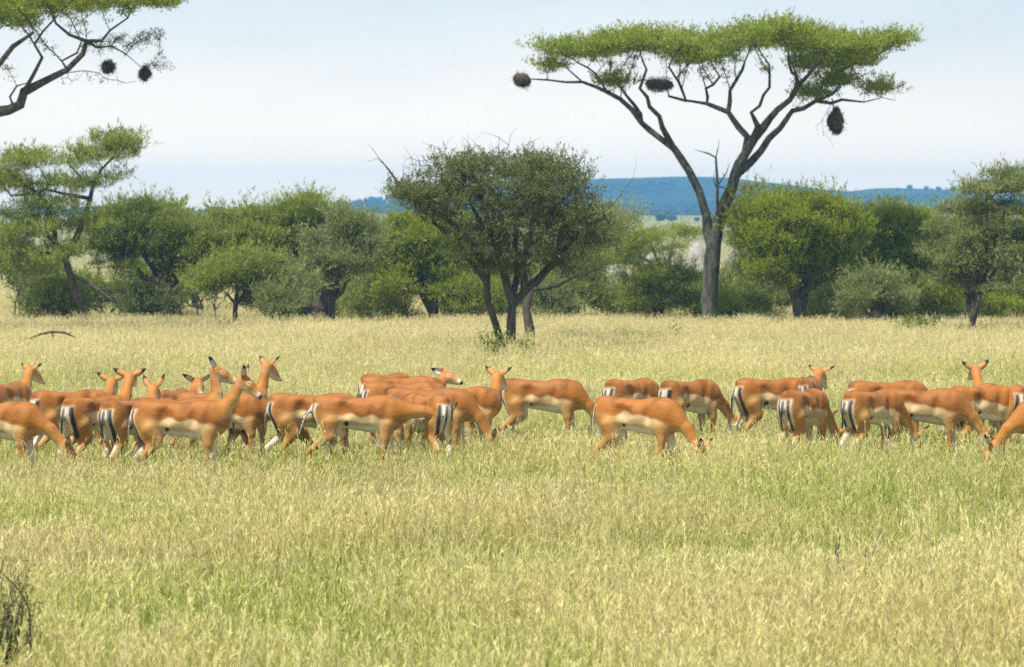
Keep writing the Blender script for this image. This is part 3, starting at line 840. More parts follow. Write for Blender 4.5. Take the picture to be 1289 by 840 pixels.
D0 = dvis(402)
bushy('round dark tree with spreading crown right of the leaning tree', 226, dvis(401) + 4, [(160, 285, 42, 28), (195, 272, 36, 22), (130, 300, 30, 22), (215, 300, 30, 20), (175, 318, 45, 16), (220, 330, 30, 22), (150, 335, 35, 20)], 'dark', 31, .17, 362, k=1.1, lean=-14)
bushy('low dark shrub hiding behind the foot of the leaning tree', 140, dvis(400) + 8, [(70, 365, 34, 26), (165, 365, 45, 30), (200, 372, 28, 22), (110, 375, 35, 20)], 'dark', 32, .07, 392, stems=3, name='thicket_shrub', cat='shrub', k=1.1)
bushy('large wide tree with a sloping broad crown left of the middle bush', 405, D0 + 5, [(300, 285, 50, 24), (350, 272, 50, 22), (400, 262, 42, 18), (270, 305, 40, 22), (330, 305, 55, 24), (390, 295, 45, 24), (425, 285, 25, 14), (350, 335, 40, 20), (250, 320, 30, 25)], 'mid', 33, .24, 372, k=1.05, lean=-6, zs=.1, stems=2)
bushy('small bright green bush tree with a thin stem in front of darker trees', 296, dvis(402) - 3, [(300, 342, 42, 22), (280, 358, 36, 16), (325, 335, 28, 14), (330, 362, 30, 16), (305, 322, 22, 9)], 'mid', 34, .075, 382, k=1.2, stems=1)
bushy('low dense shrub right of the small bright green bush', 352, dvis(403) - 2, [(350, 378, 34, 22), (372, 368, 26, 20), (330, 385, 24, 14)], 'grey', 35, .05, 395, stems=3, name='thicket_shrub', cat='shrub', k=1.2)
bushy('pale grey-green tree with crooked dark stem left of the yellow-green tree', 418, D0, [(420, 300, 40, 20), (452, 295, 28, 20), (430, 330, 40, 20), (400, 345, 30, 18), (455, 330, 26, 22), (440, 275, 25, 12)], 'grey', 36, .10, 378, k=1.0)
bushy('yellow-green leafy tree with dark stem left of the middle bush', 545, D0 + 3, [(505, 315, 36, 30), (540, 305, 40, 34), (480, 320, 22, 26), (520, 345, 40, 24), (500, 365, 30, 20), (565, 335, 30, 30), (510, 285, 25, 16), (575, 365, 30, 22)], 'yellow', 37, .15, 370, k=1.15)
bushy('shrubby tree showing below the right limbs of the middle bush', 722, D0 + 6, [(720, 350, 34, 24), (700, 375, 30, 22), (745, 370, 28, 22), (740, 340, 26, 16)], 'mid', 38, .07, 390, stems=2, k=1.1)
bushy('flat-topped low green thorn bush left of the tall acacia trunk', 828, D0 + 3, [(830, 347, 42, 11), (805, 352, 28, 9), (860, 350, 24, 10), (815, 372, 36, 16), (850, 375, 28, 16)], 'mid', 39, .08, 380, stems=2, flat=.4, zs=.09, k=1.15)
bushy('grey twiggy shrub standing left of the flat-topped low thorn bush', 775, D0 + 8, [(780, 375, 30, 20), (765, 385, 26, 14), (805, 385, 30, 12)], 'grey', 40, .05, 395, stems=3, name='thicket_shrub', cat='shrub', k=.8)
bushy('fresh green flat-crowned tree beyond the boulders, left of the acacia trunk', 838, 150, [(815, 300, 40, 14), (850, 296, 34, 13), (785, 310, 30, 16), (770, 325, 26, 14), (835, 318, 30, 10)], 'yellow', 41, .16, 340, flat=.4, zs=.1, k=1.1)
bushy('big rounded dark green tree right of the tall acacia trunk', 1006, dvis(403), [(1000, 285, 45, 36), (1035, 280, 45, 30), (960, 300, 36, 34), (1020, 320, 55, 34), (975, 335, 38, 26), (1060, 300, 32, 30), (1010, 260, 36, 18), (1050, 340, 35, 22), (1000, 355, 34, 16), (945, 275, 22, 22)], 'yellow', 42, .17, 374, k=1.15, stems=1)
bushy('spiky grey-topped tree rising at the left rear of the rounded tree', 958, D0 + 9, [(948, 262, 26, 26), (930, 300, 22, 30), (945, 330, 28, 30), (985, 255, 25, 16)], 'grey', 43, .1, 360, k=.8)
bushy('broad bright green tree between the rounded tree and the layered tree', 1115, D0 + 4, [(1100, 285, 45, 24), (1140, 282, 40, 20), (1110, 315, 45, 26), (1150, 310, 36, 26), (1085, 330, 30, 24), (1160, 345, 34, 24), (1180, 290, 25, 18), (1130, 345, 36, 24)], 'yellow', 44, .14, 370, k=1.1, stems=2)
bushy('low grey-leaved shrub with dark hollow below the bright green tree', 1100, dvis(404), [(1100, 365, 36, 20), (1075, 380, 30, 18), (1122, 378, 26, 18), (1105, 350, 26, 10)], 'grey', 45, .05, 392, stems=3, name='thicket_shrub', cat='shrub', k=1.1)
bushy('low rounded green shrub left of the thin-stemmed layered tree', 1168, D0 + 1, [(1168, 375, 30, 22), (1190, 365, 26, 20), (1150, 388, 20, 12)], 'yellow', 46, .05, 395, stems=2, name='thicket_shrub', cat='shrub', k=1.1)
bushy('layered grey-green tree with single thin stem at the right edge', 1225, dvis(417), [(1250, 240, 40, 13), (1275, 228, 30, 12), (1220, 262, 34, 10), (1260, 268, 46, 11), (1195, 290, 32, 11), (1240, 298, 50, 12), (1280, 300, 36, 14), (1185, 322, 28, 10), (1225, 330, 45, 12), (1270, 335, 45, 14), (1215, 358, 38, 10), (1260, 362, 45, 10)], 'grey', 47, .085, 372, flat=.5, zs=.06, k=.85, bark='brown', tufts=.26, tuft_r=.34, tuft_flat=.28, shoots=5)
bushy('grey-green bushy tree cut by the right edge of the view', 1300, dvis(408), [(1295, 310, 32, 18), (1285, 335, 34, 16), (1310, 290, 40, 18), (1320, 330, 40, 30), (1280, 362, 36, 18)], 'grey', 48, .11, 378, k=.95, zs=.08, flat=.4, tufts=.24, tuft_r=.36, tuft_flat=.32, shoots=6)

# the row behind, seen through the gaps
back = [
    ('dim tree behind the leaning tree, under its lowest tier', 30, 132, [(15, 345, 40, 22), (55, 340, 40, 24), (0, 325, 35, 18)], 'dark', .09),
    ('tall dim crown between the round dark tree and the wide tree', 245, 134, [(235, 290, 40, 24), (260, 300, 40, 24), (240, 325, 45, 24), (210, 275, 25, 15)], 'mid', .12),
    ('distant dark bush under the wide tree crown', 372, 128, [(370, 345, 45, 28), (410, 350, 40, 28), (385, 375, 45, 18)], 'dark', .09),
    ('hazy grey tree top right of the pale grey-green tree', 468, 138, [(465, 300, 26, 20), (478, 330, 30, 26), (470, 355, 30, 24)], 'grey', .1),
    ('dim green tree behind the yellow-green tree and the middle bush', 595, 136, [(580, 300, 40, 26), (610, 320, 45, 30), (590, 350, 50, 28)], 'dark', .12),
    ('dark bush behind the two trunks of the middle bush', 625, 126, [(600, 375, 40, 22), (650, 370, 45, 26), (625, 350, 45, 20)], 'dark', .08),
    ('dim bush between the boulders and the shrubby tree', 712, 142, [(700, 345, 34, 24), (735, 350, 30, 22), (680, 365, 40, 24)], 'mid', .08),
    ('low green brush at the foot of the boulders', 880, 133, [(870, 372, 30, 16), (905, 375, 30, 18), (840, 382, 30, 12)], 'mid', .06),
    ('dim low bush right behind the tall acacia trunk', 925, 130, [(925, 360, 28, 26), (945, 375, 30, 20), (915, 380, 20, 14)], 'grey', .06),
    ('dark bush filling the shade behind the rounded tree', 1050, 130, [(1040, 370, 40, 22), (970, 375, 36, 20), (1005, 378, 36, 16)], 'dark', .08),
    ('dark-topped flat tree poking above the bright green tree', 1113, 190, [(1112, 262, 16, 6), (1104, 266, 10, 4), (1120, 275, 14, 6)], 'dark', .12),
    ('dim tree behind the stem of the layered tree', 1205, 130, [(1190, 350, 40, 26), (1235, 365, 40, 24), (1215, 320, 36, 24), (1260, 380, 40, 16)], 'mid', .1),
    ('distant tree behind the crown of the layered tree', 1255, 140, [(1240, 280, 40, 20), (1275, 300, 40, 26), (1290, 340, 40, 30)], 'dark', .12),
    ('broad distant tree beyond the gap under the bright green tree', 1155, 136, [(1150, 300, 40, 26), (1160, 335, 45, 30), (1130, 370, 45, 20)], 'mid', .12),
    ('dim bush behind the small bright green bush', 255, 126, [(245, 362, 32, 20), (215, 370, 30, 20)], 'dark', .06),
    ('pale distant tree in the gap right of the dark middle bush', 790, 165, [(765, 312, 34, 16), (800, 325, 36, 16), (745, 330, 30, 16)], 'mid', .14),
]
for i, (lab, bpx, d, pads, leaf, tr_) in enumerate(back):
    bushy(lab, bpx, d, pads, leaf, 60 + i, tr_, None, k=.75, ll=.15, lw=.038, stems=2 if i % 3 == 0 else 1, spread=.2)

# low thicket filling the foot of the tree line
th = [(75, 378, 'mid'), (190, 382, 'grey'), (395, 376, 'mid'), (475, 382, 'mid'), (588, 380, 'dark'), (610, 372, 'mid'),
      (690, 380, 'grey'), (810, 384, 'mid'), (905, 388, 'yellow'), (940, 384, 'mid'), (1045, 384, 'mid'), (1140, 384, 'yellow'), (1185, 388, 'grey'), (1262, 386, 'yellow'), (1296, 384, 'grey')]
where = ['left of the leaning trunk', 'right of the leaning trunk', 'between the wide tree and the pale grey-green tree', 'left of the yellow-green tree', 'right of the yellow-green tree', 'just left of the middle bush trunks',
         'just right of the middle bush trunks', 'below the flat-topped low thorn bush', 'touching the right of the tall acacia trunk', 'between the acacia trunk and the rounded tree', 'right of the rounded tree trunk',
         'right of the low grey-leaved shrub', 'left of the layered tree stem', 'right of the layered tree stem', 'at the right edge']
for i, ((px, py, lf), w_) in enumerate(zip(th, where)):
    d = 114 + 4 * ((i * 7) % 5) / 4
    bushy('low leafy thicket shrub ' + w_, px, d, [(px - 14, py, 24, 22), (px + 14, py + 5, 24, 18), (px, py + 18, 34, 13), (px - 20, py + 20, 20, 9), (px + 22, py + 20, 20, 9), (px + 4, py - 12, 18, 14)], lf, 150 + i, .035, 396, name='thicket_shrub', cat='shrub', stems=2, k=.6)

# bare saplings in front of the tan gaps
def sapling(label, px, d, top, seed):
    rng = np.random.default_rng(seed)
    k = d / FOC; hgt = (HORIZ + EYE / k - top) * k
    N, P, R = [np.zeros(3)], [-1], [.035]
    lean = rng.normal(0, .12, 2)
    for i in range(1, 9):
        f = i / 8
        N.append(np.array([lean[0] * f * hgt + rng.normal(0, .03), lean[1] * f * hgt, f * hgt])); P.append(i - 1); R.append(.035 * (1 - .8 * f))
    for j in range(9):
        b = rng.integers(3, 8); dr = unit(np.array([rng.normal(), rng.normal() * .5, .9])); cur = b
        for q in range(3):
            N.append(N[cur] + dr * .22 + rng.normal(0, .03, 3)); P.append(cur); R.append(.011 - .003 * q); cur = len(N) - 1
    V, Lp, Sz = tubes(np.array(N), np.array(P), np.array(R), .2, rng)
    r = empty('bare_sapling', (wx(px, d), d, 0))
    tag(r, label, 'sapling', 'bare saplings along the tree line')
    link('trunk', mesh_from('trunk', V, Lp, Sz), r, [BARK['brown']])
    n = 260
    LV, LL, LS = leaves(np.array(N)[rng.integers(4, len(N), n)] + rng.normal(0, .12, (n, 3)), unit(rng.normal(0, 1, (n, 3))), .09, .028, rng)
    LV[:, 2] = np.maximum(LV[:, 2], .03)
    me = mesh_from('leaf_spray', LV, LL, LS, False); point_float(me, 'rnd', np.repeat(rng.random(n), 4))
    tag(link('leaf_spray', me, r, [LEAF['grey']]), kind='stuff')
for i, (px, d, top, lab) in enumerate([
        (14, 118, 335, 'thin bare sapling nearest the left edge, under the leaning tree'), (34, 121, 352, 'second thin bare sapling from the left edge'),
        (255, 116, 360, 'thin forked sapling in the tan gap left of the bright bush'), (268, 117, 362, 'short bare sapling beside the bright bush in the tan gap'),
        (430, 120, 350, 'slender sapling just right of the wide tree trunks'), (446, 122, 345, 'tallest sapling in the gap left of the yellow-green tree'),
        (461, 121, 355, 'thin sapling close to the yellow-green tree'), (738, 120, 352, 'thin sapling between the middle bush and the boulders')]):
    sapling(lab, px, d, top, 90 + i)

# ------------------------------------------------------------------ pale boulders behind the tree line
def boulder(label, px, py, w, hgt, d, seed):
    rng = np.random.default_rng(seed)
    V, F = round_base()
    k = d / FOC
    ph = rng.uniform(0, 6, 6)
    dis = 1 + .14 * np.sin(V[:, 0] * 2.3 + ph[0]) * np.sin(V[:, 2] * 2.7 + ph[1]) + .09 * np.sin(V[:, 1] * 5 + ph[2] + V[:, 2] * 4) + .03 * rng.normal(0, 1, len(V))
    V = V * dis[:, None] * np.array([w * k, w * k * .9, hgt * k])
    o = link('boulder', mesh_from('boulder', V, F.ravel(), np.full(len(F), 3)), mats=[ROCK])
    o.location = (wx(px, d), d, wz(py, d))
    tag(o, label, 'boulder', 'granite boulders behind the tree line')
def rock_mat():
    m, t, out = new_mat('pale_granite')
    tc = nd(t, 'ShaderNodeTexCoord')
    n1 = nd(t, 'ShaderNodeTexNoise', i_Scale=2.2, i_Detail=8.0, i_Roughness=.65)
    r1 = nd(t, 'ShaderNodeValToRGB')
    r1.color_ramp.elements[0].position = .35; r1.color_ramp.elements[0].color = (.17, .16, .14, 1)
    r1.color_ramp.elements[1].position = .62; r1.color_ramp.elements[1].color = (.42, .39, .34, 1)
    bp = nd(t, 'ShaderNodeBump', i_Strength=.8, i_Distance=.15)
    bs = nd(t, 'ShaderNodeBsdfPrincipled'); bs.inputs['Roughness'].default_value = .9
    t.links.new(tc.outputs['Object'], n1.inputs['Vector']); t.links.new(n1.outputs['Fac'], r1.inputs['Fac'])
    t.links.new(r1.outputs['Color'], bs.inputs['Base Color']); t.links.new(n1.outputs['Fac'], bp.inputs['Height'])
    t.links.new(bp.outputs['Normal'], bs.inputs['Normal']); t.links.new(bs.outputs[0], out.inputs['Surface'])
    return m
ROCK = rock_mat()
# each boulder reaches down to the ground behind the bushes
for lab, px, top, w, d, seed in [
        ('rounded pale boulder right of the dark middle bush', 763, 315, 24, 158, 1), ('low pale boulder left of the acacia trunk, behind the thorn bush', 846, 312, 15, 160, 2),
        ('pale boulder touching the left side of the acacia trunk', 878, 306, 14, 159, 3), ('small grey boulder behind the flat low thorn bush', 868, 333, 13, 152, 4),
        ('pale boulder low behind the flat-crowned tree', 822, 318, 14, 162, 5), ('pale boulder showing just right of the acacia trunk', 925, 305, 12, 163, 6), ('grey boulder beside the foot of the rounded boulder', 742, 330, 14, 156, 7)]:
    gy = HORIZ + EYE * FOC / d
    boulder(lab, px, (top + gy) / 2, w, (gy - top) / 2 + 2, d, seed)
# ------------------------------------------------------------------ the antelope herd
VOX = 0.0145
HERD = []
LIFT = .075                                                # long legs: everything above the elbow is raised this much
def stretch(V):
    V = np.array(V, float)
    V[..., 2] = np.where(V[..., 2] < .56, V[..., 2] * (1 + LIFT / .56), V[..., 2] + LIFT)
    return V
def rot_y(a):
    c, s = math.cos(a), math.sin(a)
    return np.array([[c, 0, -s], [0, 1, 0], [s, 0, c]])      # lifts +x towards +z for a > 0

def d_cone(P, a, b, ra, rb):
    ab = b - a; L2 = ab @ ab
    t_ = np.clip(((P - a) @ ab) / L2, 0, 1)
    return np.linalg.norm(P - a - t_[..., None] * ab, axis=-1) - (ra + (rb - ra) * t_)

def d_ell(P, c, r, M):
    q = (P - c) @ M.T if M is not None else P - c
    k0 = np.linalg.norm(q / r, axis=-1); k1 = np.linalg.norm(q / (r * r), axis=-1)
    return k0 * (k0 - 1) / np.maximum(k1, 1e-6)

def smin(a, b, k):
    h_ = np.maximum(k - np.abs(a - b), 0) / k
    return np.minimum(a, b) - h_ * h_ * k * .25

def surface_nets(f, org, h):
    ins = f < 0
    c = [(0, 0, 0), (1, 0, 0), (0, 1, 0), (1, 1, 0), (0, 0, 1), (1, 0, 1), (0, 1, 1), (1, 1, 1)]
    nx, ny, nz = [n - 1 for n in f.shape]
    F = [f[i:i + nx, j:j + ny, k:k + nz] for i, j, k in c]
    cnt = sum((q < 0).astype(np.int8) for q in F)
    cell = (cnt > 0) & (cnt < 8)
    ijk = np.argwhere(cell)
    vals = np.stack([q[cell] for q in F], 1)
    cc = np.array(c, float)
    acc = np.zeros((len(ijk), 3)); num = np.zeros(len(ijk))
    for a, b in [(0, 1), (2, 3), (4, 5), (6, 7), (0, 2), (1, 3), (4, 6), (5, 7), (0, 4), (1, 5), (2, 6), (3, 7)]:
        va, vb = vals[:, a], vals[:, b]
        x = (va < 0) != (vb < 0)
        t_ = np.where(x, va / np.where(x, va - vb, 1), 0)
        acc += np.where(x[:, None], cc[a] + t_[:, None] * (cc[b] - cc[a]), 0); num += x
    V = org + h * (ijk + acc / num[:, None])
    vid = np.full(cell.shape, -1, np.int64); vid[cell] = np.arange(len(ijk))
    Q = []
    for ax in range(3):
        o1, o2 = [(1, 2), (2, 0), (0, 1)][ax]
        s0 = [slice(None)] * 3; s1 = [slice(None)] * 3
        s0[ax] = slice(None, -1); s1[ax] = slice(1, None)
        for o in (o1, o2):
            s0[o] = slice(1, -1); s1[o] = slice(1, -1)
        A, B = ins[tuple(s0)], ins[tuple(s1)]
        w = np.argwhere(A != B)
        fl = A[A != B]
        e = np.zeros(3, int); e[o1] = 1; e[o2] = 1
        p = w + e
        d1 = np.zeros(3, int); d1[o1] = 1
        d2 = np.zeros(3, int); d2[o2] = 1
        g_ = lambda q: vid[q[:, 0], q[:, 1], q[:, 2]]
        quad = np.stack([g_(p - d1 - d2), g_(p - d2), g_(p), g_(p - d1)], 1)
        quad[~fl] = quad[~fl][:, ::-1]
        Q.append(quad)
    return V, np.concatenate(Q)

C_RUF = np.array([.335, .118, .014]); C_TAN = np.array([.435, .215, .056]); C_FAWN = np.array([.600, .435, .225])
C_WHT = np.array([.740, .700, .620]); C_BLK = np.array([.020, .017, .015]); C_NECK = np.array([.440, .195, .032])

def antelope_mat():
    m, t, out = new_mat('short_antelope_coat')
    at = nd(t, 'ShaderNodeAttribute', attribute_name='coat')
    tc = nd(t, 'ShaderNodeTexCoord')
    no = nd(t, 'ShaderNodeTexNoise', i_Scale=20.0, i_Detail=8.0, i_Roughness=.75)
    mr = nd(t, 'ShaderNodeMapRange')
    mr.inputs['To Min'].default_value = .70; mr.inputs['To Max'].default_value = 1.28
    sc = nd(t, 'ShaderNodeVectorMath', operation='SCALE')
    bs = nd(t, 'ShaderNodeBsdfPrincipled')
    bs.inputs['Roughness'].default_value = .55
    bs.inputs['Specular IOR Level'].default_value = .30
    bs.inputs['Sheen Weight'].default_value = .04
    bp = nd(t, 'ShaderNodeBump', i_Strength=.5, i_Distance=.02)
    k = t.links.new
    k(tc.outputs['Object'], no.inputs['Vector']); k(no.outputs['Fac'], mr.inputs['Value'])
    k(at.outputs['Color'], sc.inputs[0]); k(mr.outputs[0], sc.inputs['Scale'])
    k(sc.outputs[0], bs.inputs['Base Color']); k(no.outputs['Fac'], bp.inputs['Height'])
    k(bp.outputs['Normal'], bs.inputs['Normal']); k(bs.outputs[0], out.inputs['Surface'])
    return m
COAT = antelope_mat()
def eye_mat():
    m, t, out = new_mat('dark_eye')
    bs = nd(t, 'ShaderNodeBsdfPrincipled')
    bs.inputs['Base Color'].default_value = (.012, .009, .007, 1); bs.inputs['Roughness'].default_value = .12
    t.links.new(bs.outputs[0], out.inputs['Surface'])
    return m
EYE_M = eye_mat()

def direction(yaw, pitch):
    return np.array([math.cos(pitch) * math.cos(yaw), math.cos(pitch) * math.sin(yaw), math.sin(pitch)])

def antelope(px, back_py, yaw, neck=(0, 50), head=(0, -15), label='', size=1.07, stride=(0, 0, 0, 0), tail=(0, 0), ears=(48, 30), nlen=.46, seed=0, eyes=True, poll=None, hw=(0, 0)):
    """angles in degrees, neck and head as (yaw, pitch) in the body's frame; stride: foot shift of the front left, front right,
    hind left and hind right legs; tail: (swing to the side, swing back)."""
    rng = np.random.default_rng(500 + seed)
    R_ = math.radians
    ppm = (back_py - HORIZ) / (EYE - (.845 + LIFT) * size)
    d = FOC / ppm
    if poll is not None:                                   # the back of the skull is seen at this photo pixel: turn the neck there
        cy_, sy_ = math.cos(R_(yaw)), math.sin(R_(yaw))
        o3 = np.array([.33, 0, .695])
        dx = (poll[0] - px) / ppm / size - o3[0] * cy_
        zt = (EYE - (poll[1] - HORIZ) / ppm) / size
        dz = (zt - LIFT if zt > .56 + LIFT else zt / (1 + LIFT / .56)) - o3[2]
        r2 = nlen ** 2 - dx * dx - dz * dz
        dyw = (1 if sy_ >= -.05 else -1) * math.sqrt(max(r2, .004))
        if abs(sy_) < .3: dyw *= .6
        lv = np.array([dx * cy_ + dyw * sy_, -dx * sy_ + dyw * cy_, dz])
        nlen = float(np.linalg.norm(lv)); nv = lv / nlen
        neck = (0, math.degrees(math.asin(nv[2])))
        head = (hw[0] - yaw, hw[1])
    else:
        nv = direction(R_(neck[0]), R_(neck[1]))
    hv = direction(R_(head[0]), R_(head[1]))
    G = []                                                     # (group, kind, args, k)
    A_ = np.array
    fat = rng.uniform(.95, 1.06)
    LX = 1.0                                              # a long-bodied animal
    lx = A_([LX, 1, 1])
    ell = lambda g_, c, r, ang=0.0, k=.07: G.append((g_, 'e', (A_(c, float) * lx, A_(r, float) * A_([LX, fat, 1]), rot_y(R_(ang)).T if ang else None), k))
    def cone(g_, a, b, ra, rb, k=.035):
        q = lx if g_ in ('leg', 'tail') else 1
        G.append((g_, 'c', (A_(a, float) * q, A_(b, float) * q, ra, rb), k))
    ell('torso', (.20, 0, .660), (.28, .112, .188))
    ell('torso', (-.02, 0, .672), (.34, .130, .168))
    ell('torso', (-.24, 0, .708), (.28, .108, .140))
    ell('torso', (-.38, 0, .695), (.160, .108, .158))
    ell('torso', (.24, 0, .800), (.17, .052, .062), -4)
    ell('torso', (-.36, 0, .805), (.17, .055, .050), -10)
    for s_ in (1, -1):
        ell('torso', (-.36, .054 * s_, .605), (.128, .062, .215), 10, .06)
        ell('torso', (.27, .072 * s_, .640), (.10, .058, .190), -12, .05)
    for q, (s_, fx) in enumerate([(1, stride[0]), (-1, stride[1])]):
        y = .082 * s_
        cone('leg', (.27, y, .56), (.275 + fx * .2, y, .44), .062, .046)
        cone('leg', (.275 + fx * .2, y, .44), (.29 + fx * .55, y, .27), .044, .026, .02)
        cone('leg', (.29 + fx * .55, y, .27), (.285 + fx, y, .08), .026, .017, .012)
        cone('leg', (.285 + fx, y, .08), (.315 + fx, y, .015), .019, .021, .012)
    for q, (s_, fx) in enumerate([(1, stride[2]), (-1, stride[3])]):
        y = .078 * s_
        cone('leg', (-.34, y, .58), (-.29 + fx * .3, y, .46), .090, .062)
        cone('leg', (-.29 + fx * .3, y, .46), (-.455 + fx * .75, y, .315), .056, .030, .03)
        cone('leg', (-.455 + fx * .75, y, .315), (-.43 + fx, y, .08), .028, .018, .012)
        cone('leg', (-.43 + fx, y, .08), (-.40 + fx, y, .015), .019, .021, .012)
    hollow = lambda c, r, k=.05: G.append(('cut', 'e', (A_(c, float), A_(r, float), None), k))
    for s_ in (1, -1):
        ell('torso', (-.235, .072 * s_, .800), (.050, .030, .030), 0, .05)          # hip bone
        ell('torso', (.205, .085 * s_, .720), (.040, .032, .110), -14, .05)         # shoulder blade
        hollow((-.165, .160 * s_, .715), (.085, .070, .085))                        # flank
        hollow((.112, .170 * s_, .690), (.045, .070, .120))                         # behind the shoulder
    # tail
    t0 = A_([-.515, 0, .765]); t1 = t0 + A_([-.055 - .10 * tail[1], .07 * tail[0], -.13]); t2 = t1 + A_([-.012 - .08 * tail[1], .11 * tail[0], -.17])
    cone('tail', t0, t1, .022, .019, .02); cone('tail', t1, t2, .019, .010, .01)
    # neck
    b0 = A_([.33 * LX, 0, .695])
    poll = b0 + nlen * nv
    low = neck[1] < 0
    m = b0 + .5 * nlen * nv + (A_([.03, 0, .02]) if low else A_([.035, 0, -.01]))
    cone('neck', b0, m, .104, .063, .08); cone('neck', m, poll, .062, .049, .03)
    side = np.cross(A_([0, 0, 1.0]), hv); side /= np.linalg.norm(side)
    up = np.cross(hv, side)
    HS = 1.07
    h = lambda f_, s_, u_: poll + HS * (f_ * hv + s_ * side + u_ * up)
    cone('head', h(.015, 0, .012), h(.095, 0, .008), .066, .060, .03)
    cone('head', h(.09, 0, .008), h(.225, 0, -.012), .052, .031, .025)
    cone('head', h(.05, 0, -.03), h(.195, 0, -.034), .045, .024, .02)
    cone('head', h(.222, 0, -.014), h(.240, 0, -.020), .029, .025, .01)
    allp = []
    for g_, kd, a, k in G:
        if kd == 'c': allp += [np.minimum(a[0], a[1]) - max(a[2], a[3]), np.maximum(a[0], a[1]) + max(a[2], a[3])]
        else: allp += [a[0] - a[1].max(), a[0] + a[1].max()]
    lo = np.min(allp, 0) - .03; hi = np.max(allp, 0) + .03
    dim = np.ceil((hi - lo) / VOX).astype(int) + 1
    f = np.full(dim, .5)
    ax = [lo[i] + VOX * np.arange(dim[i]) for i in range(3)]
    for g_, kd, a, k in G:
        r_ = (max(a[2], a[3]) if kd == 'c' else a[1].max()) + k + .02
        mn = (np.minimum(a[0], a[1]) if kd == 'c' else a[0]) - r_; mx = (np.maximum(a[0], a[1]) if kd == 'c' else a[0]) + r_
        i0 = np.maximum(((mn - lo) / VOX).astype(int), 0); i1 = np.minimum(((mx - lo) / VOX).astype(int) + 2, dim)
        P = np.stack(np.meshgrid(ax[0][i0[0]:i1[0]], ax[1][i0[1]:i1[1]], ax[2][i0[2]:i1[2]], indexing='ij'), -1)
        dd = d_cone(P, *a) if kd == 'c' else d_ell(P, *a)
        w = (slice(i0[0], i1[0]), slice(i0[1], i1[1]), slice(i0[2], i1[2]))
        f[w] = -smin(-f[w], dd, k) if g_ == 'cut' else smin(f[w], dd, k)
    V, Q = surface_nets(f, lo, VOX)
    # normals and one smoothing pass
    def relax(V):
        s_ = np.zeros_like(V); c_ = np.zeros(len(V))
        for a, b in ((0, 1), (1, 2), (2, 3), (3, 0)):
            np.add.at(s_, Q[:, a], V[Q[:, b]]); np.add.at(c_, Q[:, a], 1)
            np.add.at(s_, Q[:, b], V[Q[:, a]]); np.add.at(c_, Q[:, b], 1)
        return .5 * V + .5 * s_ / c_[:, None]
    V = relax(V)
    q_ = V * np.array([1, 1.6, 1]) + seed
    tor = (np.abs(V[:, 0]) < .5) & (V[:, 2] > .42) & (V[:, 2] < .9)
    V = V + (tor * .0055 * (np.sin(19 * q_[:, 0] + 5 * q_[:, 2]) * np.sin(15 * q_[:, 2] - 6 * q_[:, 0])))[:, None] * unit(V * np.array([0, 1, 0]) + 1e-5)
    fn = np.cross(V[Q[:, 2]] - V[Q[:, 0]], V[Q[:, 3]] - V[Q[:, 1]])
    Nn = np.zeros_like(V)
    for a in range(4): np.add.at(Nn, Q[:, a], fn)
    Nn = unit(Nn)
    # coat: which part of the body each vertex belongs to, then the pattern
    names = ['torso', 'leg', 'tail', 'neck', 'head']
    D = np.full((len(V), 5), 9.0)
    for g_, kd, a, k in G:
        if g_ == 'cut': continue
        j = names.index(g_)
        D[:, j] = np.minimum(D[:, j], d_cone(V, *a) if kd == 'c' else d_ell(V, *a))
    W = np.exp(-np.maximum(D - D.min(1, keepdims=True), 0) / .012); W /= W.sum(1, keepdims=True)
    x, y, z = V.T
    x = x / LX
    wob = .010 * np.sin(9 * x + seed) + .006 * np.sin(23 * x + 2 * seed)
    mixc = lambda a, b, t_: a + (b - a) * np.clip(t_, 0, 1)[:, None]
    saddle = np.interp(x, [-.5, -.40, -.30, -.15, 0, .2, .32, .5], [.60, .62, .665, .690, .668, .640, .60, .56]) + wob
    j1 = rng.uniform(.024, .036); j2 = rng.uniform(.062, .074); j3 = rng.uniform(.020, .026); C_RMP = C_FAWN * .62 + C_WHT * .3
    saddle = saddle + rng.uniform(-.018, .018) + .012 * np.sin(31 * x + 3 * seed)
    C = mixc(np.tile(C_FAWN, (len(V), 1)), C_RUF, sstep(-.016, .022, z - saddle))
    C = mixc(C, C_RUF * .62, sstep(.70, .80, z) * sstep(.05, .02, np.abs(y)) * .8)
    patch_ = np.sin(11 * x + 1.3 * seed) * np.sin(17 * z + seed) + .6 * np.sin(27 * x - 14 * z + seed)
    C = mixc(C, C * .62, sstep(.2, 1.2, patch_) * .8)
    C = mixc(C, C_TAN * .95, sstep(-.26, -.34, x) * (1 - sstep(.0, .08, z - .66)))
    C = mixc(C, C_TAN, sstep(.22, .34, x) * (1 - sstep(-.01, .03, z - saddle)) * .8)
    C = mixc(C, C_RUF * .60, sstep(.035, .012, np.abs(z - saddle - .022)) * sstep(-.2, -.1, x) * sstep(.30, .2, x) * .55)
    belly = np.interp(x, [-.5, -.25, -.1, .15, .26, .5], [.50, .54, .560, .530, .40, .30]) + .6 * wob
    C = mixc(C, C_WHT, sstep(.012, -.012, z - belly) * sstep(-.33, -.24, x))
    spot = np.sqrt((x + .165) ** 2 + (z - .572) ** 2)
    C_torso = mixc(C, C_BLK, sstep(j1, j1 - .014, spot) * (np.abs(y) > .05))
    rear = sstep(-.1, -.35, Nn[:, 0]) * sstep(-.36, -.40, x) * sstep(.34, .40, z) * sstep(.80, .765, z)
    C_torso = mixc(C_torso, C_RMP, rear * sstep(-.41, -.45, x) * sstep(.100, .080, np.abs(y)))
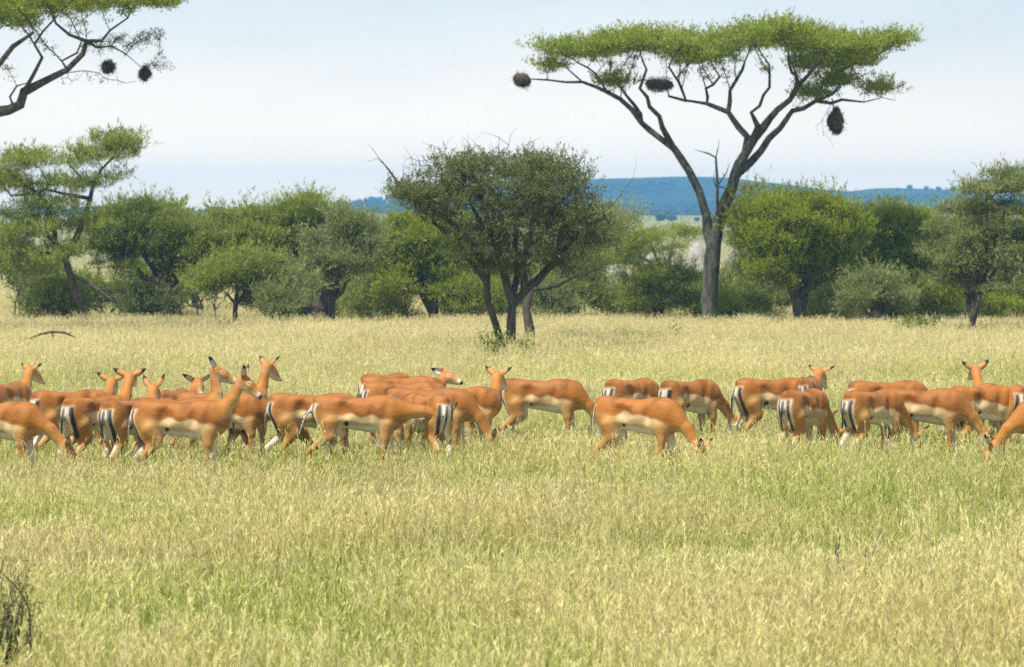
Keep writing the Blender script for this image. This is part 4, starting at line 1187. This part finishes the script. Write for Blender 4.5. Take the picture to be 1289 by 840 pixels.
    stripe = sstep(j3, j3 - .011, np.abs(np.abs(y) - j2 - .012 * np.sin(7 * z + seed))) * sstep(-.38, -.42, x) * sstep(.40, .46, z) * sstep(.79, .755, z) * sstep(.05, -.15, Nn[:, 0])
    C_torso = mixc(C_torso, C_BLK, stripe)
    C_leg = np.tile(C_TAN, (len(V), 1))
    C_leg = mixc(C_leg, C_WHT, sstep(.0, -.5, Nn[:, 1] * np.sign(y)) * .8)
    C_leg = mixc(C_leg, C_RMP, rear * sstep(-.41, -.45, x) * sstep(.100, .085, np.abs(y)))
    C_leg = mixc(C_leg, C_BLK, stripe)
    C_leg = mixc(C_leg, C_BLK, sstep(.035, .02, z))
    C_leg = mixc(C_leg, C_BLK * 1.5, sstep(.05, .03, np.abs(z - .11)) * (x < -.2) * (Nn[:, 0] < 0))
    ty = np.interp(z, [t2[2], t1[2], t0[2]], [t2[1], t1[1], t0[1]])
    C_tail = np.tile(C_WHT, (len(V), 1))
    C_tail = mixc(C_tail, C_BLK, sstep(.022, .014, np.abs(y - ty)) * (Nn[:, 0] < .1) * sstep(.79, .74, z))
    C_tail = mixc(C_tail, C_RUF, sstep(.75, .78, z))
    nt = np.clip(((V - b0) @ nv) / nlen, 0, 1)
    dn = A_([0, 0, -1.0]) - nv * (-nv[2]) if abs(nv[2]) < .95 else A_([1.0, 0, 0])
    vent = Nn @ (dn / np.linalg.norm(dn))
    C_neck = mixc(np.tile(C_NECK, (len(V), 1)), C_RUF, sstep(.2, -.6, vent) * .7)
    C_neck = mixc(C_neck, C_FAWN, sstep(.15, .75, vent) * .85)
    C_neck = mixc(C_neck, C_WHT, sstep(.85, 1, nt) * sstep(.3, .8, vent))
    hf = (V - poll) @ hv / HS; hu = (V - poll) @ up / HS; hs = np.abs((V - poll) @ side) / HS
    C_head = mixc(np.tile(C_TAN, (len(V), 1)), C_RUF, sstep(.02, .04, hu) * sstep(.17, .10, hf) * .75)
    C_head = mixc(C_head, C_FAWN, sstep(.0, -.03, hu))
    C_head = mixc(C_head, C_WHT, sstep(-.03, -.05, hu) * .9)
    C_head = mixc(C_head, C_WHT, sstep(.03, .012, np.hypot(hf - .082, hu - .030)) * (hs > .03) * .3)
    C_head = mixc(C_head, C_FAWN * .7, sstep(.012, .0, hs) * sstep(.03, .05, hf) * sstep(.24, .2, hf) * (hu > 0) * .8)
    C_head = mixc(C_head, C_WHT, sstep(.19, .205, hf) * .6)
    C_head = mixc(C_head, C_BLK, sstep(.228, .240, hf) * (hu > -.036))
    C = (W[:, :, None] * np.stack([C_torso, C_leg, C_tail, C_neck, C_head], 1)).sum(1)
    # ears: thick cupped leaves rooted in the skull, part of the same skin
    EV, EQ, EC = [], [], []
    off = len(V)
    for s_ in (1, -1):
        ang = R_(ears[0] + rng.uniform(-6, 6)); sweep = R_(ears[1] + rng.uniform(-8, 8))
        ed = unit(side * s_ * math.sin(ang) + (up * math.cos(sweep) - hv * math.sin(sweep)) * math.cos(ang))
        face = unit(hv * .8 + side * s_ * .35)
        face = unit(face - ed * (face @ ed)); wdt = np.cross(ed, face)
        b = h(.0, .036 * s_, .036)
        n_, m_ = 8, 7
        L_ = .16
        for layer in (0, 1):
            for i in range(n_):
                u = i / (n_ - 1)
                half = .036 * (math.sin(math.pi * min(1, (.18 + .82 * u) ** .85)) ** .75) + .0015
                for j in range(m_):
                    v = -1 + 2 * j / (m_ - 1)
                    cup = .022 * (1 - u * .6) * (v * v - .5)
                    p = b + ed * L_ * u + wdt * half * v + face * (cup - (.009 * (1 - .5 * u) if layer else 0) * (1 - .8 * abs(v)))
                    EV.append(p)
                    inner = C_WHT * .85 if abs(v) < .75 else C_TAN
                    c_ = (C_TAN if layer else inner)
                    tipb = float(sstep(.58, .72, u + .06 * abs(v)))
                    rim = .8 if abs(v) > .9 and u > .3 else 0
                    EC.append(c_ + (C_BLK - c_) * max(tipb, rim))
        g0 = off
        gid = lambda l, i, j: g0 + l * n_ * m_ + i * m_ + j
        for i in range(n_ - 1):
            for j in range(m_ - 1):
                q0 = (gid(0, i, j), gid(0, i, j + 1), gid(0, i + 1, j + 1), gid(0, i + 1, j))
                q1 = (gid(1, i, j), gid(1, i + 1, j), gid(1, i + 1, j + 1), gid(1, i, j + 1))
                EQ += [q0, q1]
            EQ += [(gid(0, i, 0), gid(0, i + 1, 0), gid(1, i + 1, 0), gid(1, i, 0)), (gid(0, i + 1, m_ - 1), gid(0, i, m_ - 1), gid(1, i, m_ - 1), gid(1, i + 1, m_ - 1))]
        for j in range(m_ - 1):
            EQ += [(gid(0, n_ - 1, j), gid(0, n_ - 1, j + 1), gid(1, n_ - 1, j + 1), gid(1, n_ - 1, j))]
        off += 2 * n_ * m_
    Vall = np.concatenate([V, np.array(EV)]); Qall = np.concatenate([Q, np.array(EQ)]); Call = np.concatenate([C, np.array(EC)])
    Vall = stretch(Vall)
    tone = rng.uniform(.90, 1.08)
    me = mesh_from('impala', Vall, Qall.ravel(), np.full(len(Qall), 4))
    point_color(me, 'coat', np.clip(Call * tone, 0, .9))
    o = link('impala', me, mats=[COAT])
    x_ = wx(px, d)
    o.location = (x_, d, float(ground_z(x_, d)) - .005)
    o.rotation_euler = (0, 0, R_(yaw))
    HERD.append((x_, d))
    o.scale = (size, size, size)
    tag(o, label, 'antelope', 'herd of hornless antelopes in the grass')
    if eyes:
        for s_ in (1, -1):
            e = link('eye', EYE_MESH, o)
            e.location = Vector(stretch(h(.082, .0465 * s_, .026)))
            e.rotation_euler = (0, 0, R_(head[0]))
    return o

_bv, _bf = blob_base()
EYE_MESH = mesh_from('eye', _bv * np.array([.017, .010, .014]), _bf.ravel(), np.full(len(_bf), 3))
EYE_MESH.materials.append(EYE_M)

def herd():
    A = antelope
    # --- left group
    A(10, 481.5, 72, poll=(27, 468), hw=(48, -28), label='antelope with raised head and spread ears at the left edge, seen from behind', stride=(0, .05, -.04, .04), ears=(62, 15), seed=1)
    A(-2, 506, -10, (0, -36), (8, -60), 'antelope grazing at the left edge with only its front half in view', stride=(.08, -.05, -.08, .06), ears=(55, 40), seed=2)
    A(92, 491.5, 36, poll=(133, 482), hw=(85, -25), label='antelope half hidden behind the black-striped rump, its head up between two others', ears=(62, 10), seed=3)
    A(122, 499, 56, poll=(156, 477), hw=(84, -12), label='antelope showing white belly and dark flank spot, looking away among the left group', stride=(.05, -.04, -.10, .07), ears=(58, 10), seed=4)
    A(165, 502.5, 64, poll=(184, 492), hw=(80, -28), label='antelope standing tail-on just left of the full profile one, only ears and crown raised', stride=(0, .04, .05, -.06), ears=(32, 10), seed=5)
    A(231, 505, 0, poll=(304, 477), hw=(-12, -38), label='antelope in full right-facing profile with raised head, front of the left group', stride=(.05, -.09, -.06, .05), ears=(32, 25), seed=6)
    A(222, 490, 78, poll=(241, 483), hw=(-72, -32), label='antelope behind the full profile one with a pale face between two wide ears', ears=(64, 10), seed=7)
    A(227, 501.5, 8, poll=(268, 467), hw=(2, -20), label='antelope with the tallest dark head looking right, behind the full profile one', ears=(24, 45), seed=8)
    A(312, 492, 78, poll=(331, 462), hw=(48, -30), label='antelope with upright pale head at the right end of the left group', ears=(55, 15), seed=9)
    A(284, 494.3, 4, (-3, -24), (-6, -40), label='antelope right behind the chest of the full profile one, its lowered head hidden', seed=10)
    # --- middle group
    A(400, 495.5, 6, (0, -40), (0, -60), 'antelope standing half hidden behind the walking front one, dark flank spot showing', stride=(.06, -.06, -.12, .10), seed=11, tail=(.3, 0), ears=(55, 40))
    A(456, 498, -2, poll=(560, 520), hw=(40, -74), label='antelope walking right with its neck level and head bent down, front of the middle group', stride=(.02, -.12, .10, -.14), tail=(-.5, .5), ears=(28, 60), seed=12)
    A(515, 481, 8, (0, -40), (0, -60), 'antelope whose long back shows above the walking front one', seed=13, ears=(60, 30))
    A(489, 471, 55, (0, -44), (0, -60), 'antelope farthest back in the middle group, only its rounded rump visible', seed=14)
    A(510, 474.5, 12, poll=(558, 473), hw=(-28, -14), label='antelope with a pale face turned right above the backs of the middle group', ears=(34, 75), seed=15)
    A(536, 496, 116, (0, -44), (0, -60), 'antelope grazing away with its pale rounded rump behind the level neck', seed=16, tail=(.4, 0))
    A(546, 488.5, -8, (0, -48), (0, -64), 'antelope grazing with its neck curving down just right of the level-necked one', stride=(.05, -.06, .05, -.06), ears=(60, 30), seed=17)
    A(582, 487, 24, poll=(625, 474), hw=(62, -30), label='antelope with raised head and two dark ear tips at the right of the middle group', ears=(58, 10), seed=18)
    A(687, 477.5, -4, (0, -46), (0, -60), 'antelope grazing in long profile at the right end of the middle group', stride=(.06, -.05, .04, -.08), ears=(60, 30), seed=19)
    # --- the three between
    A(797, 477, 52, (0, -46), (0, -60), 'antelope tail-on behind the back of the grazing one in the middle right', seed=20)
    A(808, 500, -26, (0, -46), (0, -62), 'antelope grazing toward the viewer with bright rufous side, left of three', stride=(.08, -.06, .06, -.07), ears=(52, 30), seed=21)
    A(871, 478.5, 46, (-10, -42), (0, -62), 'antelope grazing away to the right with striped rump and both ear tips in the grass', ears=(40, 5), seed=22)
    # --- right group
    A(976, 476.5, 24, (0, -42), (0, -60), 'antelope standing at the left of the right group with its front hidden', stride=(.0, .05, -.06, .05), seed=23)
    A(1017, 474.5, 76, poll=(1037, 471), hw=(58, -40), label='antelope with raised head and spread ears in the right group, seen from behind', ears=(58, 5), seed=24)
    A(1013, 490, 60, (-12, -44), (-12, -62), 'antelope grazing tail-on with three bold black stripes, front of the right group', stride=(0, .05, -.05, .06), seed=25)
    A(1101, 491, 48, (-10, -46), (-10, -62), 'antelope with striped rump and bright white belly grazing away in the right group', stride=(.04, -.06, -.07, .06), seed=26, ears=(45, 20))
    A(1122, 479.5, 16, (0, -42), (0, -60), 'antelope of which only the dark back shows over two grazing ones', seed=27)
    A(1166, 489, -4, (0, -45), (0, -62), 'antelope grazing in profile with pale lower side, in the middle of the right group', stride=(.07, -.06, .06, -.08), ears=(58, 30), seed=28)
    A(1241, 485.5, 34, (0, -44), (0, -60), 'antelope with one black rump stripe grazing just left of the right edge', stride=(.04, -.05, -.06, .05), seed=29)
    A(1258, 483.5, 114, poll=(1238, 468), hw=(104, -14), label='antelope with its head raised near the right edge, turned away', ears=(52, 5), seed=30)
    A(1333, 503, 184, (0, -42), (-10, -58), 'antelope grazing leftward into view at the right edge', ears=(40, 20), stride=(.05, -.05, .05, -.05), seed=31)
herd()
# ------------------------------------------------------------------ the tall grass
def grass_material():
    m, t, out = new_mat('dry_and_green_grass')
    lk = t.links.new
    bl = nd(t, 'ShaderNodeAttribute', attribute_name='blade')                       # r: dry 0..1, g: value, b: seed head
    ti = nd(t, 'ShaderNodeAttribute', attribute_name='tint', attribute_type='INSTANCER')  # x: dryness of the patch, y: value, z: rust
    sb = nd(t, 'ShaderNodeSeparateColor'); st = nd(t, 'ShaderNodeSeparateXYZ')
    lk(bl.outputs['Color'], sb.inputs[0]); lk(ti.outputs['Vector'], st.inputs[0])
    add = nd(t, 'ShaderNodeMath', operation='ADD', use_clamp=True)
    lk(sb.outputs[0], add.inputs[0]); lk(st.outputs[0], add.inputs[1])
    mix = nd(t, 'ShaderNodeValToRGB')
    e = mix.color_ramp.elements
    e[0].position = 0.0; e[0].color = (0.290, 0.390, 0.066, 1)
    e[1].position = 1.0; e[1].color = (0.760, 0.680, 0.370, 1)
    x = e.new(.38); x.color = (0.420, 0.480, 0.098, 1)
    x = e.new(.68); x.color = (0.620, 0.600, 0.225, 1)
    lk(add.outputs[0], mix.inputs['Fac'])
    rust = nd(t, 'ShaderNodeMix', data_type='RGBA')
    rust.inputs[7].default_value = (0.640, 0.470, 0.260, 1)
    rm = nd(t, 'ShaderNodeMath', operation='MULTIPLY', use_clamp=True)
    lk(sb.outputs[2], rm.inputs[0]); lk(st.outputs[2], rm.inputs[1])
    lk(rm.outputs[0], rust.inputs['Factor']); lk(mix.outputs[0], rust.inputs[6])
    vm = nd(t, 'ShaderNodeMath', operation='MULTIPLY')
    lk(sb.outputs[1], vm.inputs[0]); lk(st.outputs[1], vm.inputs[1])
    sc = nd(t, 'ShaderNodeVectorMath', operation='SCALE')
    lk(rust.outputs[2], sc.inputs[0]); lk(vm.outputs[0], sc.inputs['Scale'])
    df = nd(t, 'ShaderNodeBsdfDiffuse'); tr = nd(t, 'ShaderNodeBsdfTranslucent'); sh = nd(t, 'ShaderNodeMixShader')
    sh.inputs[0].default_value = .4
    lk(sc.outputs[0], df.inputs['Color']); lk(sc.outputs[0], tr.inputs['Color'])
    lk(df.outputs[0], sh.inputs[1]); lk(tr.outputs[0], sh.inputs[2]); lk(sh.outputs[0], out.inputs['Surface'])
    return m
GRASS = grass_material()

def clump(seed, n_blade, n_culm, rad, h0, h1, c0, c1, dry0, dry1, width=.006):
    """one tussock: blades and flowering culms rising from a small disc."""
    rng = np.random.default_rng(seed)
    Vs, Ls, Ss, Cs = [], [], [], []
    off = 0
    def strip(p0, head, bend, hgt, w0, segs, tipw):
        t_ = np.linspace(0, 1, segs + 1)
        c = p0 + np.outer(t_ * hgt, [0, 0, 1]) + np.outer((t_ ** 2) * bend * hgt, [math.cos(head), math.sin(head), 0])
        c[:, 2] -= (t_ ** 3) * hgt * min(.5, abs(bend)) * .55
        a = rng.uniform(0, math.pi)
        s_ = np.array([math.cos(a), math.sin(a), 0])
        w = w0 * (1 - t_ * (1 - tipw))
        return c, c + s_ * w[:, None] / 2, c - s_ * w[:, None] / 2
    def add(a, b, col):
        nonlocal off
        n = len(a)
        V = np.empty((2 * n, 3)); V[0::2] = a; V[1::2] = b
        i = np.arange(n - 1) * 2 + off
        Ls.append(np.stack([i, i + 1, i + 3, i + 2], 1).ravel()); Ss.append(np.full(n - 1, 4))
        Vs.append(V); Cs.append(np.tile(col, (2 * n, 1))); off += 2 * n
    for _ in range(n_blade):
        r = rad * math.sqrt(rng.random()); a = rng.uniform(0, 6.283)
        p0 = np.array([r * math.cos(a), r * math.sin(a), -.01])
        dry = rng.uniform(dry0, dry1)
        c, l, q = strip(p0, rng.uniform(0, 6.283), abs(rng.normal(0, .22)), rng.uniform(h0, h1), width * rng.uniform(.8, 1.5), 3, .2)
        add(l, q, (dry, rng.uniform(.5, 1.22), .25))
    for _ in range(n_culm):
        r = rad * math.sqrt(rng.random()); a = rng.uniform(0, 6.283)
        p0 = np.array([r * math.cos(a), r * math.sin(a), -.01])
        hd = rng.uniform(0, 6.283); hgt = rng.uniform(c0, c1)
        dry = min(1, rng.uniform(dry0, dry1) + .38)
        v = rng.uniform(.85, 1.2)
        c, l, q = strip(p0, hd, abs(rng.normal(0, .18)), hgt, .0046, 3, .6)
        add(l, q, (dry, v, .5))
        # seed head: a few short glumes round the top quarter
        top = c[-1]; dirn = unit(c[-1] - c[-2])
        nb = rng.integers(4, 8)
        for j in range(nb):
            f = rng.uniform(0, 1)
            b = top - dirn * hgt * .2 * f
            d = unit(dirn * 1.0 + rng.normal(0, .28, 3)) * rng.uniform(.03, .075)
            s_ = unit(np.cross(d, rng.normal(0, 1, 3))) * rng.uniform(.0025, .0050)
            add(np.array([b, b + d * .5 + s_, b + d]), np.array([b, b + d * .5 - s_, b + d * 1.01]), (min(1, dry + .1), v * 1.02, 1.0))
    me = mesh_from('grass_tussock', np.concatenate(Vs), np.concatenate(Ls), np.concatenate(Ss), False)
    point_color(me, 'blade', np.concatenate(Cs))
    me.materials.append(GRASS)
    return me

def scatter(name, meshes, P, ROT, SCL, IDX, TINT):
    """one object: tussocks instanced on the points of a mesh by geometry nodes."""
    me = bpy.data.meshes.new(name)
    me.vertices.add(len(P)); me.vertices.foreach_set('co', np.asarray(P, np.float32).ravel())
    def vec(n, v):
        a = me.attributes.new(n, 'FLOAT_VECTOR', 'POINT'); a.data.foreach_set('vector', np.asarray(v, np.float32).ravel())
    vec('rot', ROT); vec('scl', SCL); vec('tint', TINT)
    a = me.attributes.new('pick', 'INT', 'POINT'); a.data.foreach_set('value', np.asarray(IDX, np.int32))
    me.update()
    col = bpy.data.collections.new(name + '_kinds')
    for i, m in enumerate(meshes):
        col.objects.link(bpy.data.objects.new('tussock_%02d' % i, m))
    o = link(name, me)
    ng = bpy.data.node_groups.new(name + '_scatter', 'GeometryNodeTree')
    ng.interface.new_socket('Geometry', in_out='INPUT', socket_type='NodeSocketGeometry')
    ng.interface.new_socket('Geometry', in_out='OUTPUT', socket_type='NodeSocketGeometry')
    gi = ng.nodes.new('NodeGroupInput'); go = ng.nodes.new('NodeGroupOutput')
    ip = ng.nodes.new('GeometryNodeInstanceOnPoints'); ci = ng.nodes.new('GeometryNodeCollectionInfo')
    ci.inputs['Collection'].default_value = col
    ci.inputs['Separate Children'].default_value = True
    ci.inputs['Reset Children'].default_value = True
    def attr(n, dt):
        x = ng.nodes.new('GeometryNodeInputNamedAttribute'); x.data_type = dt; x.inputs['Name'].default_value = n
        return x.outputs['Attribute']
    ip.inputs['Pick Instance'].default_value = True
    k = ng.links.new
    k(gi.outputs[0], ip.inputs['Points']); k(ci.outputs['Instances'], ip.inputs['Instance'])
    k(attr('pick', 'INT'), ip.inputs['Instance Index'])
    rv = attr('rot', 'FLOAT_VECTOR')
    k(rv, ip.inputs['Rotation']); k(attr('scl', 'FLOAT_VECTOR'), ip.inputs['Scale'])
    k(ip.outputs['Instances'], go.inputs[0])
    md = o.modifiers.new('scatter', 'NODES'); md.node_group = ng
    tag(o, kind='stuff')
    return o

KINDS = []
for i in range(3): KINDS.append(clump(100 + i, 72, 3, .17, .10, .24, .26, .38, .00, .45, .0046))    # leafy green
for i in range(3): KINDS.append(clump(110 + i, 54, 9, .19, .10, .24, .26, .46, .15, .70, .0043))            # mixed
for i in range(3): KINDS.append(clump(120 + i, 36, 15, .20, .10, .22, .28, .50, .35, .90, .0040))           # dry flowering
for i in range(2): KINDS.append(clump(140 + i, 10, 9, .16, .10, .24, .42, .64, .45, .95, .005))       # tall straw stalks
KINDS.insert(9, clump(130, 34, 0, .11, .12, .34, 0, 0, .0, .22, .010))                                   # bright herb-like tuft

def plant_grass():
    rng = np.random.default_rng(5)
    P = []
    for (d0, d1, dens) in [(19.5, 30, 44), (30, 45, 40), (45, 62, 34), (62, 90, 24), (90, 125, 17), (125, 180, 7), (180, 300, 1.8)]:
        w = lambda d: .1326 * d * 1.10 + 4.0
        n = int((w(d0) + w(d1)) * (d1 - d0) * dens)
        y = np.sqrt(rng.random(n) * (d1 ** 2 - d0 ** 2) + d0 ** 2)
        x = rng.uniform(-1, 1, n) * w(y)
        P.append(np.stack([x, y], 1))
    P = np.concatenate(P); x, y = P[:, 0], P[:, 1]
    n = len(P)
    patch = .55 * vnoise(x, y, 3.1, 11) + .30 * vnoise(x, y, 1.0, 12) + .15 * vnoise(x, y * .5, 9, 13)
    far = sstep(48, 105, y)
    dryness = .7 * (patch - .5) + .40 + .26 * far + rng.normal(0, .13, n)
    kind = np.where(dryness < .40, 0, np.where(dryness < .60, 1, 2))
    idx = kind * 3 + rng.integers(0, 3, n)
    idx = np.where((rng.random(n) < .03) & (patch < .55), 9, idx)
    u_ = rng.random(n); tall = (u_ < .03 + .16 * sstep(.45, .75, vnoise(x, y, 1.7, 19)))
    idx = np.where(tall, 10 + rng.integers(0, 2, n), idx)
    tint = np.stack([(patch - .5) * .34 + .24 * far - .18 + rng.normal(0, .09, n), rng.uniform(.88, 1.10, n) * (.94 + .12 * vnoise(x, y, 2.1, 14)), .26 * sstep(.52, .85, vnoise(x, y, 2.6, 15)) + .08], 1)
    s = rng.uniform(.8, 1.18, n) * (.85 + .3 * vnoise(x, y, 2.4, 16)) * (1 - .25 * sstep(95, 125, y))
    # slightly ranker grass where the herd feeds
    near = np.full(n, 9.0)
    for hx, hy in HERD:
        near = np.minimum(near, np.hypot((x - hx) * .9, (y - hy + .3) * .75))
    s = s * (1 + .05 * sstep(1.5, .3, near))
    rot = np.stack([rng.normal(0, .10, n), rng.normal(0, .10, n), rng.uniform(0, 6.283, n)], 1)
    scl = np.stack([s * rng.uniform(.9, 1.2, n), s * rng.uniform(.9, 1.2, n), s], 1)
    z = ground_z(x, y)
    scatter('tall_grass', KINDS, np.stack([x, y, z], 1), rot, scl, idx, tint)
plant_grass()
# ------------------------------------------------------------------ small things in the grass
def fallen_branch():
    d = dvis(432, .30); k = d / FOC
    p = lambda px, py, dy=0: np.array([wx(px, d) - wx(65, d), dy, wz(py, d)])
    segs = [[(22, 432, .0, .02), (36, 427, .05, .028), (50, 421, .1, .03), (64, 418, .12, .03), (80, 419, .1, .025), (92, 424, .08, .016), (102, 430, .05, .01)],
            [(64, 418, .12, .02), (66, 424, .15, .014), (67, 434, .15, .01)], [(36, 427, .05, .016), (28, 424, .0, .01), (22, 425, -.02, .006)], [(86, 421, .1, .012), (92, 416, .1, .007)]]
    N, P, R = [], [], []
    for s_ in segs:
        prev = -1
        for px, py, dy, r in s_:
            N.append(p(px, py, dy)); P.append(prev); R.append(r); prev = len(N) - 1
    V, Lp, Sz = tubes(np.array(N), np.array(P), np.array(R), .2)
    o = link('fallen_branch', mesh_from('fallen_branch', V, Lp, Sz), mats=[BARK['dead']])
    o.location = (wx(65, d), d, 0)
    tag(o, 'dead arched branch lying on the pale grass at the far left', 'branch')
fallen_branch()

def weed(label, px, top, d, w, n, seed, leaf='weed', name='green_shrub', ll=.10, lw=.035, cat='shrub'):
    rng = np.random.default_rng(seed)
    k = d / FOC
    hgt = (HORIZ + EYE / k - top) * k
    r = empty(name, (wx(px, d), d, 0)); tag(r, label, cat)
    N, P, R = [], [], []
    for i in range(max(5, n // 60)):
        a = rng.uniform(0, 6.28); q = w * k * rng.random() ** .5
        tip = np.array([q * math.cos(a), q * math.sin(a) * .8, hgt * rng.uniform(.6, 1)])
        prev = -1
        for j in range(5):
            f = j / 4
            N.append(tip * np.array([f ** 1.3, f ** 1.3, f]) + rng.normal(0, .015, 3) * f); P.append(prev); R.append(.012 * (1 - .7 * f)); prev = len(N) - 1
    N = np.array(N)
    V, Lp, Sz = tubes(N, np.array(P), np.array(R), .2, rng)
    link('stem', mesh_from('stem', V, Lp, Sz), r, [BARK['brown']])
    b = N[rng.integers(0, len(N), n)] + rng.normal(0, .07, (n, 3)); b[:, 2] = np.maximum(b[:, 2], .03)
    LV, LL, LS = leaves(b, unit(rng.normal(0, 1, (n, 3)) + np.array([0, 0, .6])), ll, lw, rng)
    LV[:, 2] = np.maximum(LV[:, 2], .01)
    me = mesh_from('leaf_spray', LV, LL, LS, False); point_float(me, 'rnd', np.repeat(rng.random(n), 4))
    tag(link('leaf_spray', me, r, [LEAF[leaf]]), kind='stuff')
weed('low bright green bush in the grass below the layered tree', 1155, 403, 100, 30, 3600, 1, ll=.13, lw=.045)
weed('small dark green sprig standing in the pale grass left of the acacia trunk', 853, 411, 92, 7, 160, 2, 'mid', 'green_sprig')
weed('thin green sprig leaning in the grass below the acacia trunk', 928, 432, 84, 10, 60, 3, 'mid', 'green_sprig', .06, .02)
weed('leafy green weeds round the foot of the dark middle bush', 620, 420, 79, 20, 700, 4, name='leafy_weed', cat='weed')
weed('leafy weeds right of the middle bush trunks', 662, 424, 79, 12, 350, 5, name='leafy_weed', cat='weed')

def twig_bush():
    d = 23.4; k = d / FOC; rng = np.random.default_rng(44)
    r = empty('dead_twig_bush', (wx(-4, d), d, 0))
    tag(r, 'dark leafless twiggy bush in the lower left corner of the meadow', 'bush')
    N, P, R = [], [], []
    def run(p0, dr, ln, rad, depth):
        prev = -1; p = np.array(p0, float); m = 7
        for j in range(m + 1):
            N.append(p.copy()); P.append(prev); R.append(max(.0018, rad * (1 - .75 * j / m))); prev = len(N) - 1
            dr = unit(dr + rng.normal(0, .16, 3)); p = p + dr * ln / m
            if depth > 0 and j > 0 and rng.random() < .85:
                run(p, unit(dr + rng.normal(0, .5, 3)), ln * rng.uniform(.14, .28), rad * (1 - .7 * j / m) * .65, depth - 1)
    for i in range(34):
        a = rng.uniform(0, 6.28)
        run((.09 * math.cos(a), .09 * math.sin(a), 0), unit(np.array([.08 * math.cos(a), .16 * math.sin(a), .97])), rng.uniform(.5, .72), .011, 2)
    N = [p * np.array([.55, .8, 1]) for p in N]
    # the long arching twig on its right side
    q = lambda px, py: np.array([wx(px, d) - wx(-4, d), 0, wz(py, d)])
    prev = -1
    for px, py, rr in [(38, 870, .009), (37, 800, .008), (36, 770, .007), (30, 755, .006), (20, 740, .005), (9, 729, .005), (-2, 720, .003)]:
        N.append(q(px, py)); P.append(prev); R.append(rr); prev = len(N) - 1
    V, Lp, Sz = tubes(np.array(N), np.array(P), np.array(R), .25, rng)
    V[:, 2] = np.maximum(V[:, 2], -.01)
    link('twig', mesh_from('twig', V, Lp, Sz), r, [BARK['dead']])
    n = 1500
    LV, LL, LS = leaves(np.array(N)[rng.integers(0, len(N), n)] + rng.normal(0, .012, (n, 3)), unit(rng.normal(0, 1, (n, 3))), .028, .011, rng)
    me = mesh_from('leaf_spray', LV, LL, LS, False); point_float(me, 'rnd', np.repeat(rng.random(n), 4))
    tag(link('leaf_spray', me, r, [LEAF['olive']]), kind='stuff')
twig_bush()

def stick(label, pts, d, bark='dead', name='dead_stick', leafy=0, seed=1):
    px0 = pts[0][0][0]
    rng = np.random.default_rng(seed)
    N, P, R = [], [], []
    for s_ in pts:
        prev = -1
        for px, py, r in s_:
            N.append(np.array([wx(px, d) - wx(px0, d), rng.normal(0, .01), wz(py, d)])); P.append(prev); R.append(r); prev = len(N) - 1
    V, Lp, Sz = tubes(np.array(N), np.array(P), np.array(R), .2, rng)
    o = link(name, mesh_from(name, V, Lp, Sz), mats=[BARK[bark]])
    o.location = (wx(px0, d), d, 0)
    tag(o, label, 'stick')
stick('black crooked dead stick standing in the grass at lower right', [[(1072, 795, .008), (1070, 745, .011), (1067, 732, .012), (1064, 715, .013), (1056, 706, .015), (1055, 698, .017), (1057, 680, .014), (1055, 666, .008)], [(1056, 706, .006), (1066, 708, .004), (1072, 711, .003)]], 28.0)
stick('thin dry forked stalk to the right of the black stick', [[(1092, 795, .008), (1092, 725, .007), (1090, 690, .005)], [(1092, 725, .007), (1099, 700, .006), (1106, 678, .005), (1112, 666, .002)], [(1098, 704, .003), (1108, 694, .002)], [(1093, 712, .003), (1086, 705, .002)]], 28.2, 'brown', 'dry_stalk')
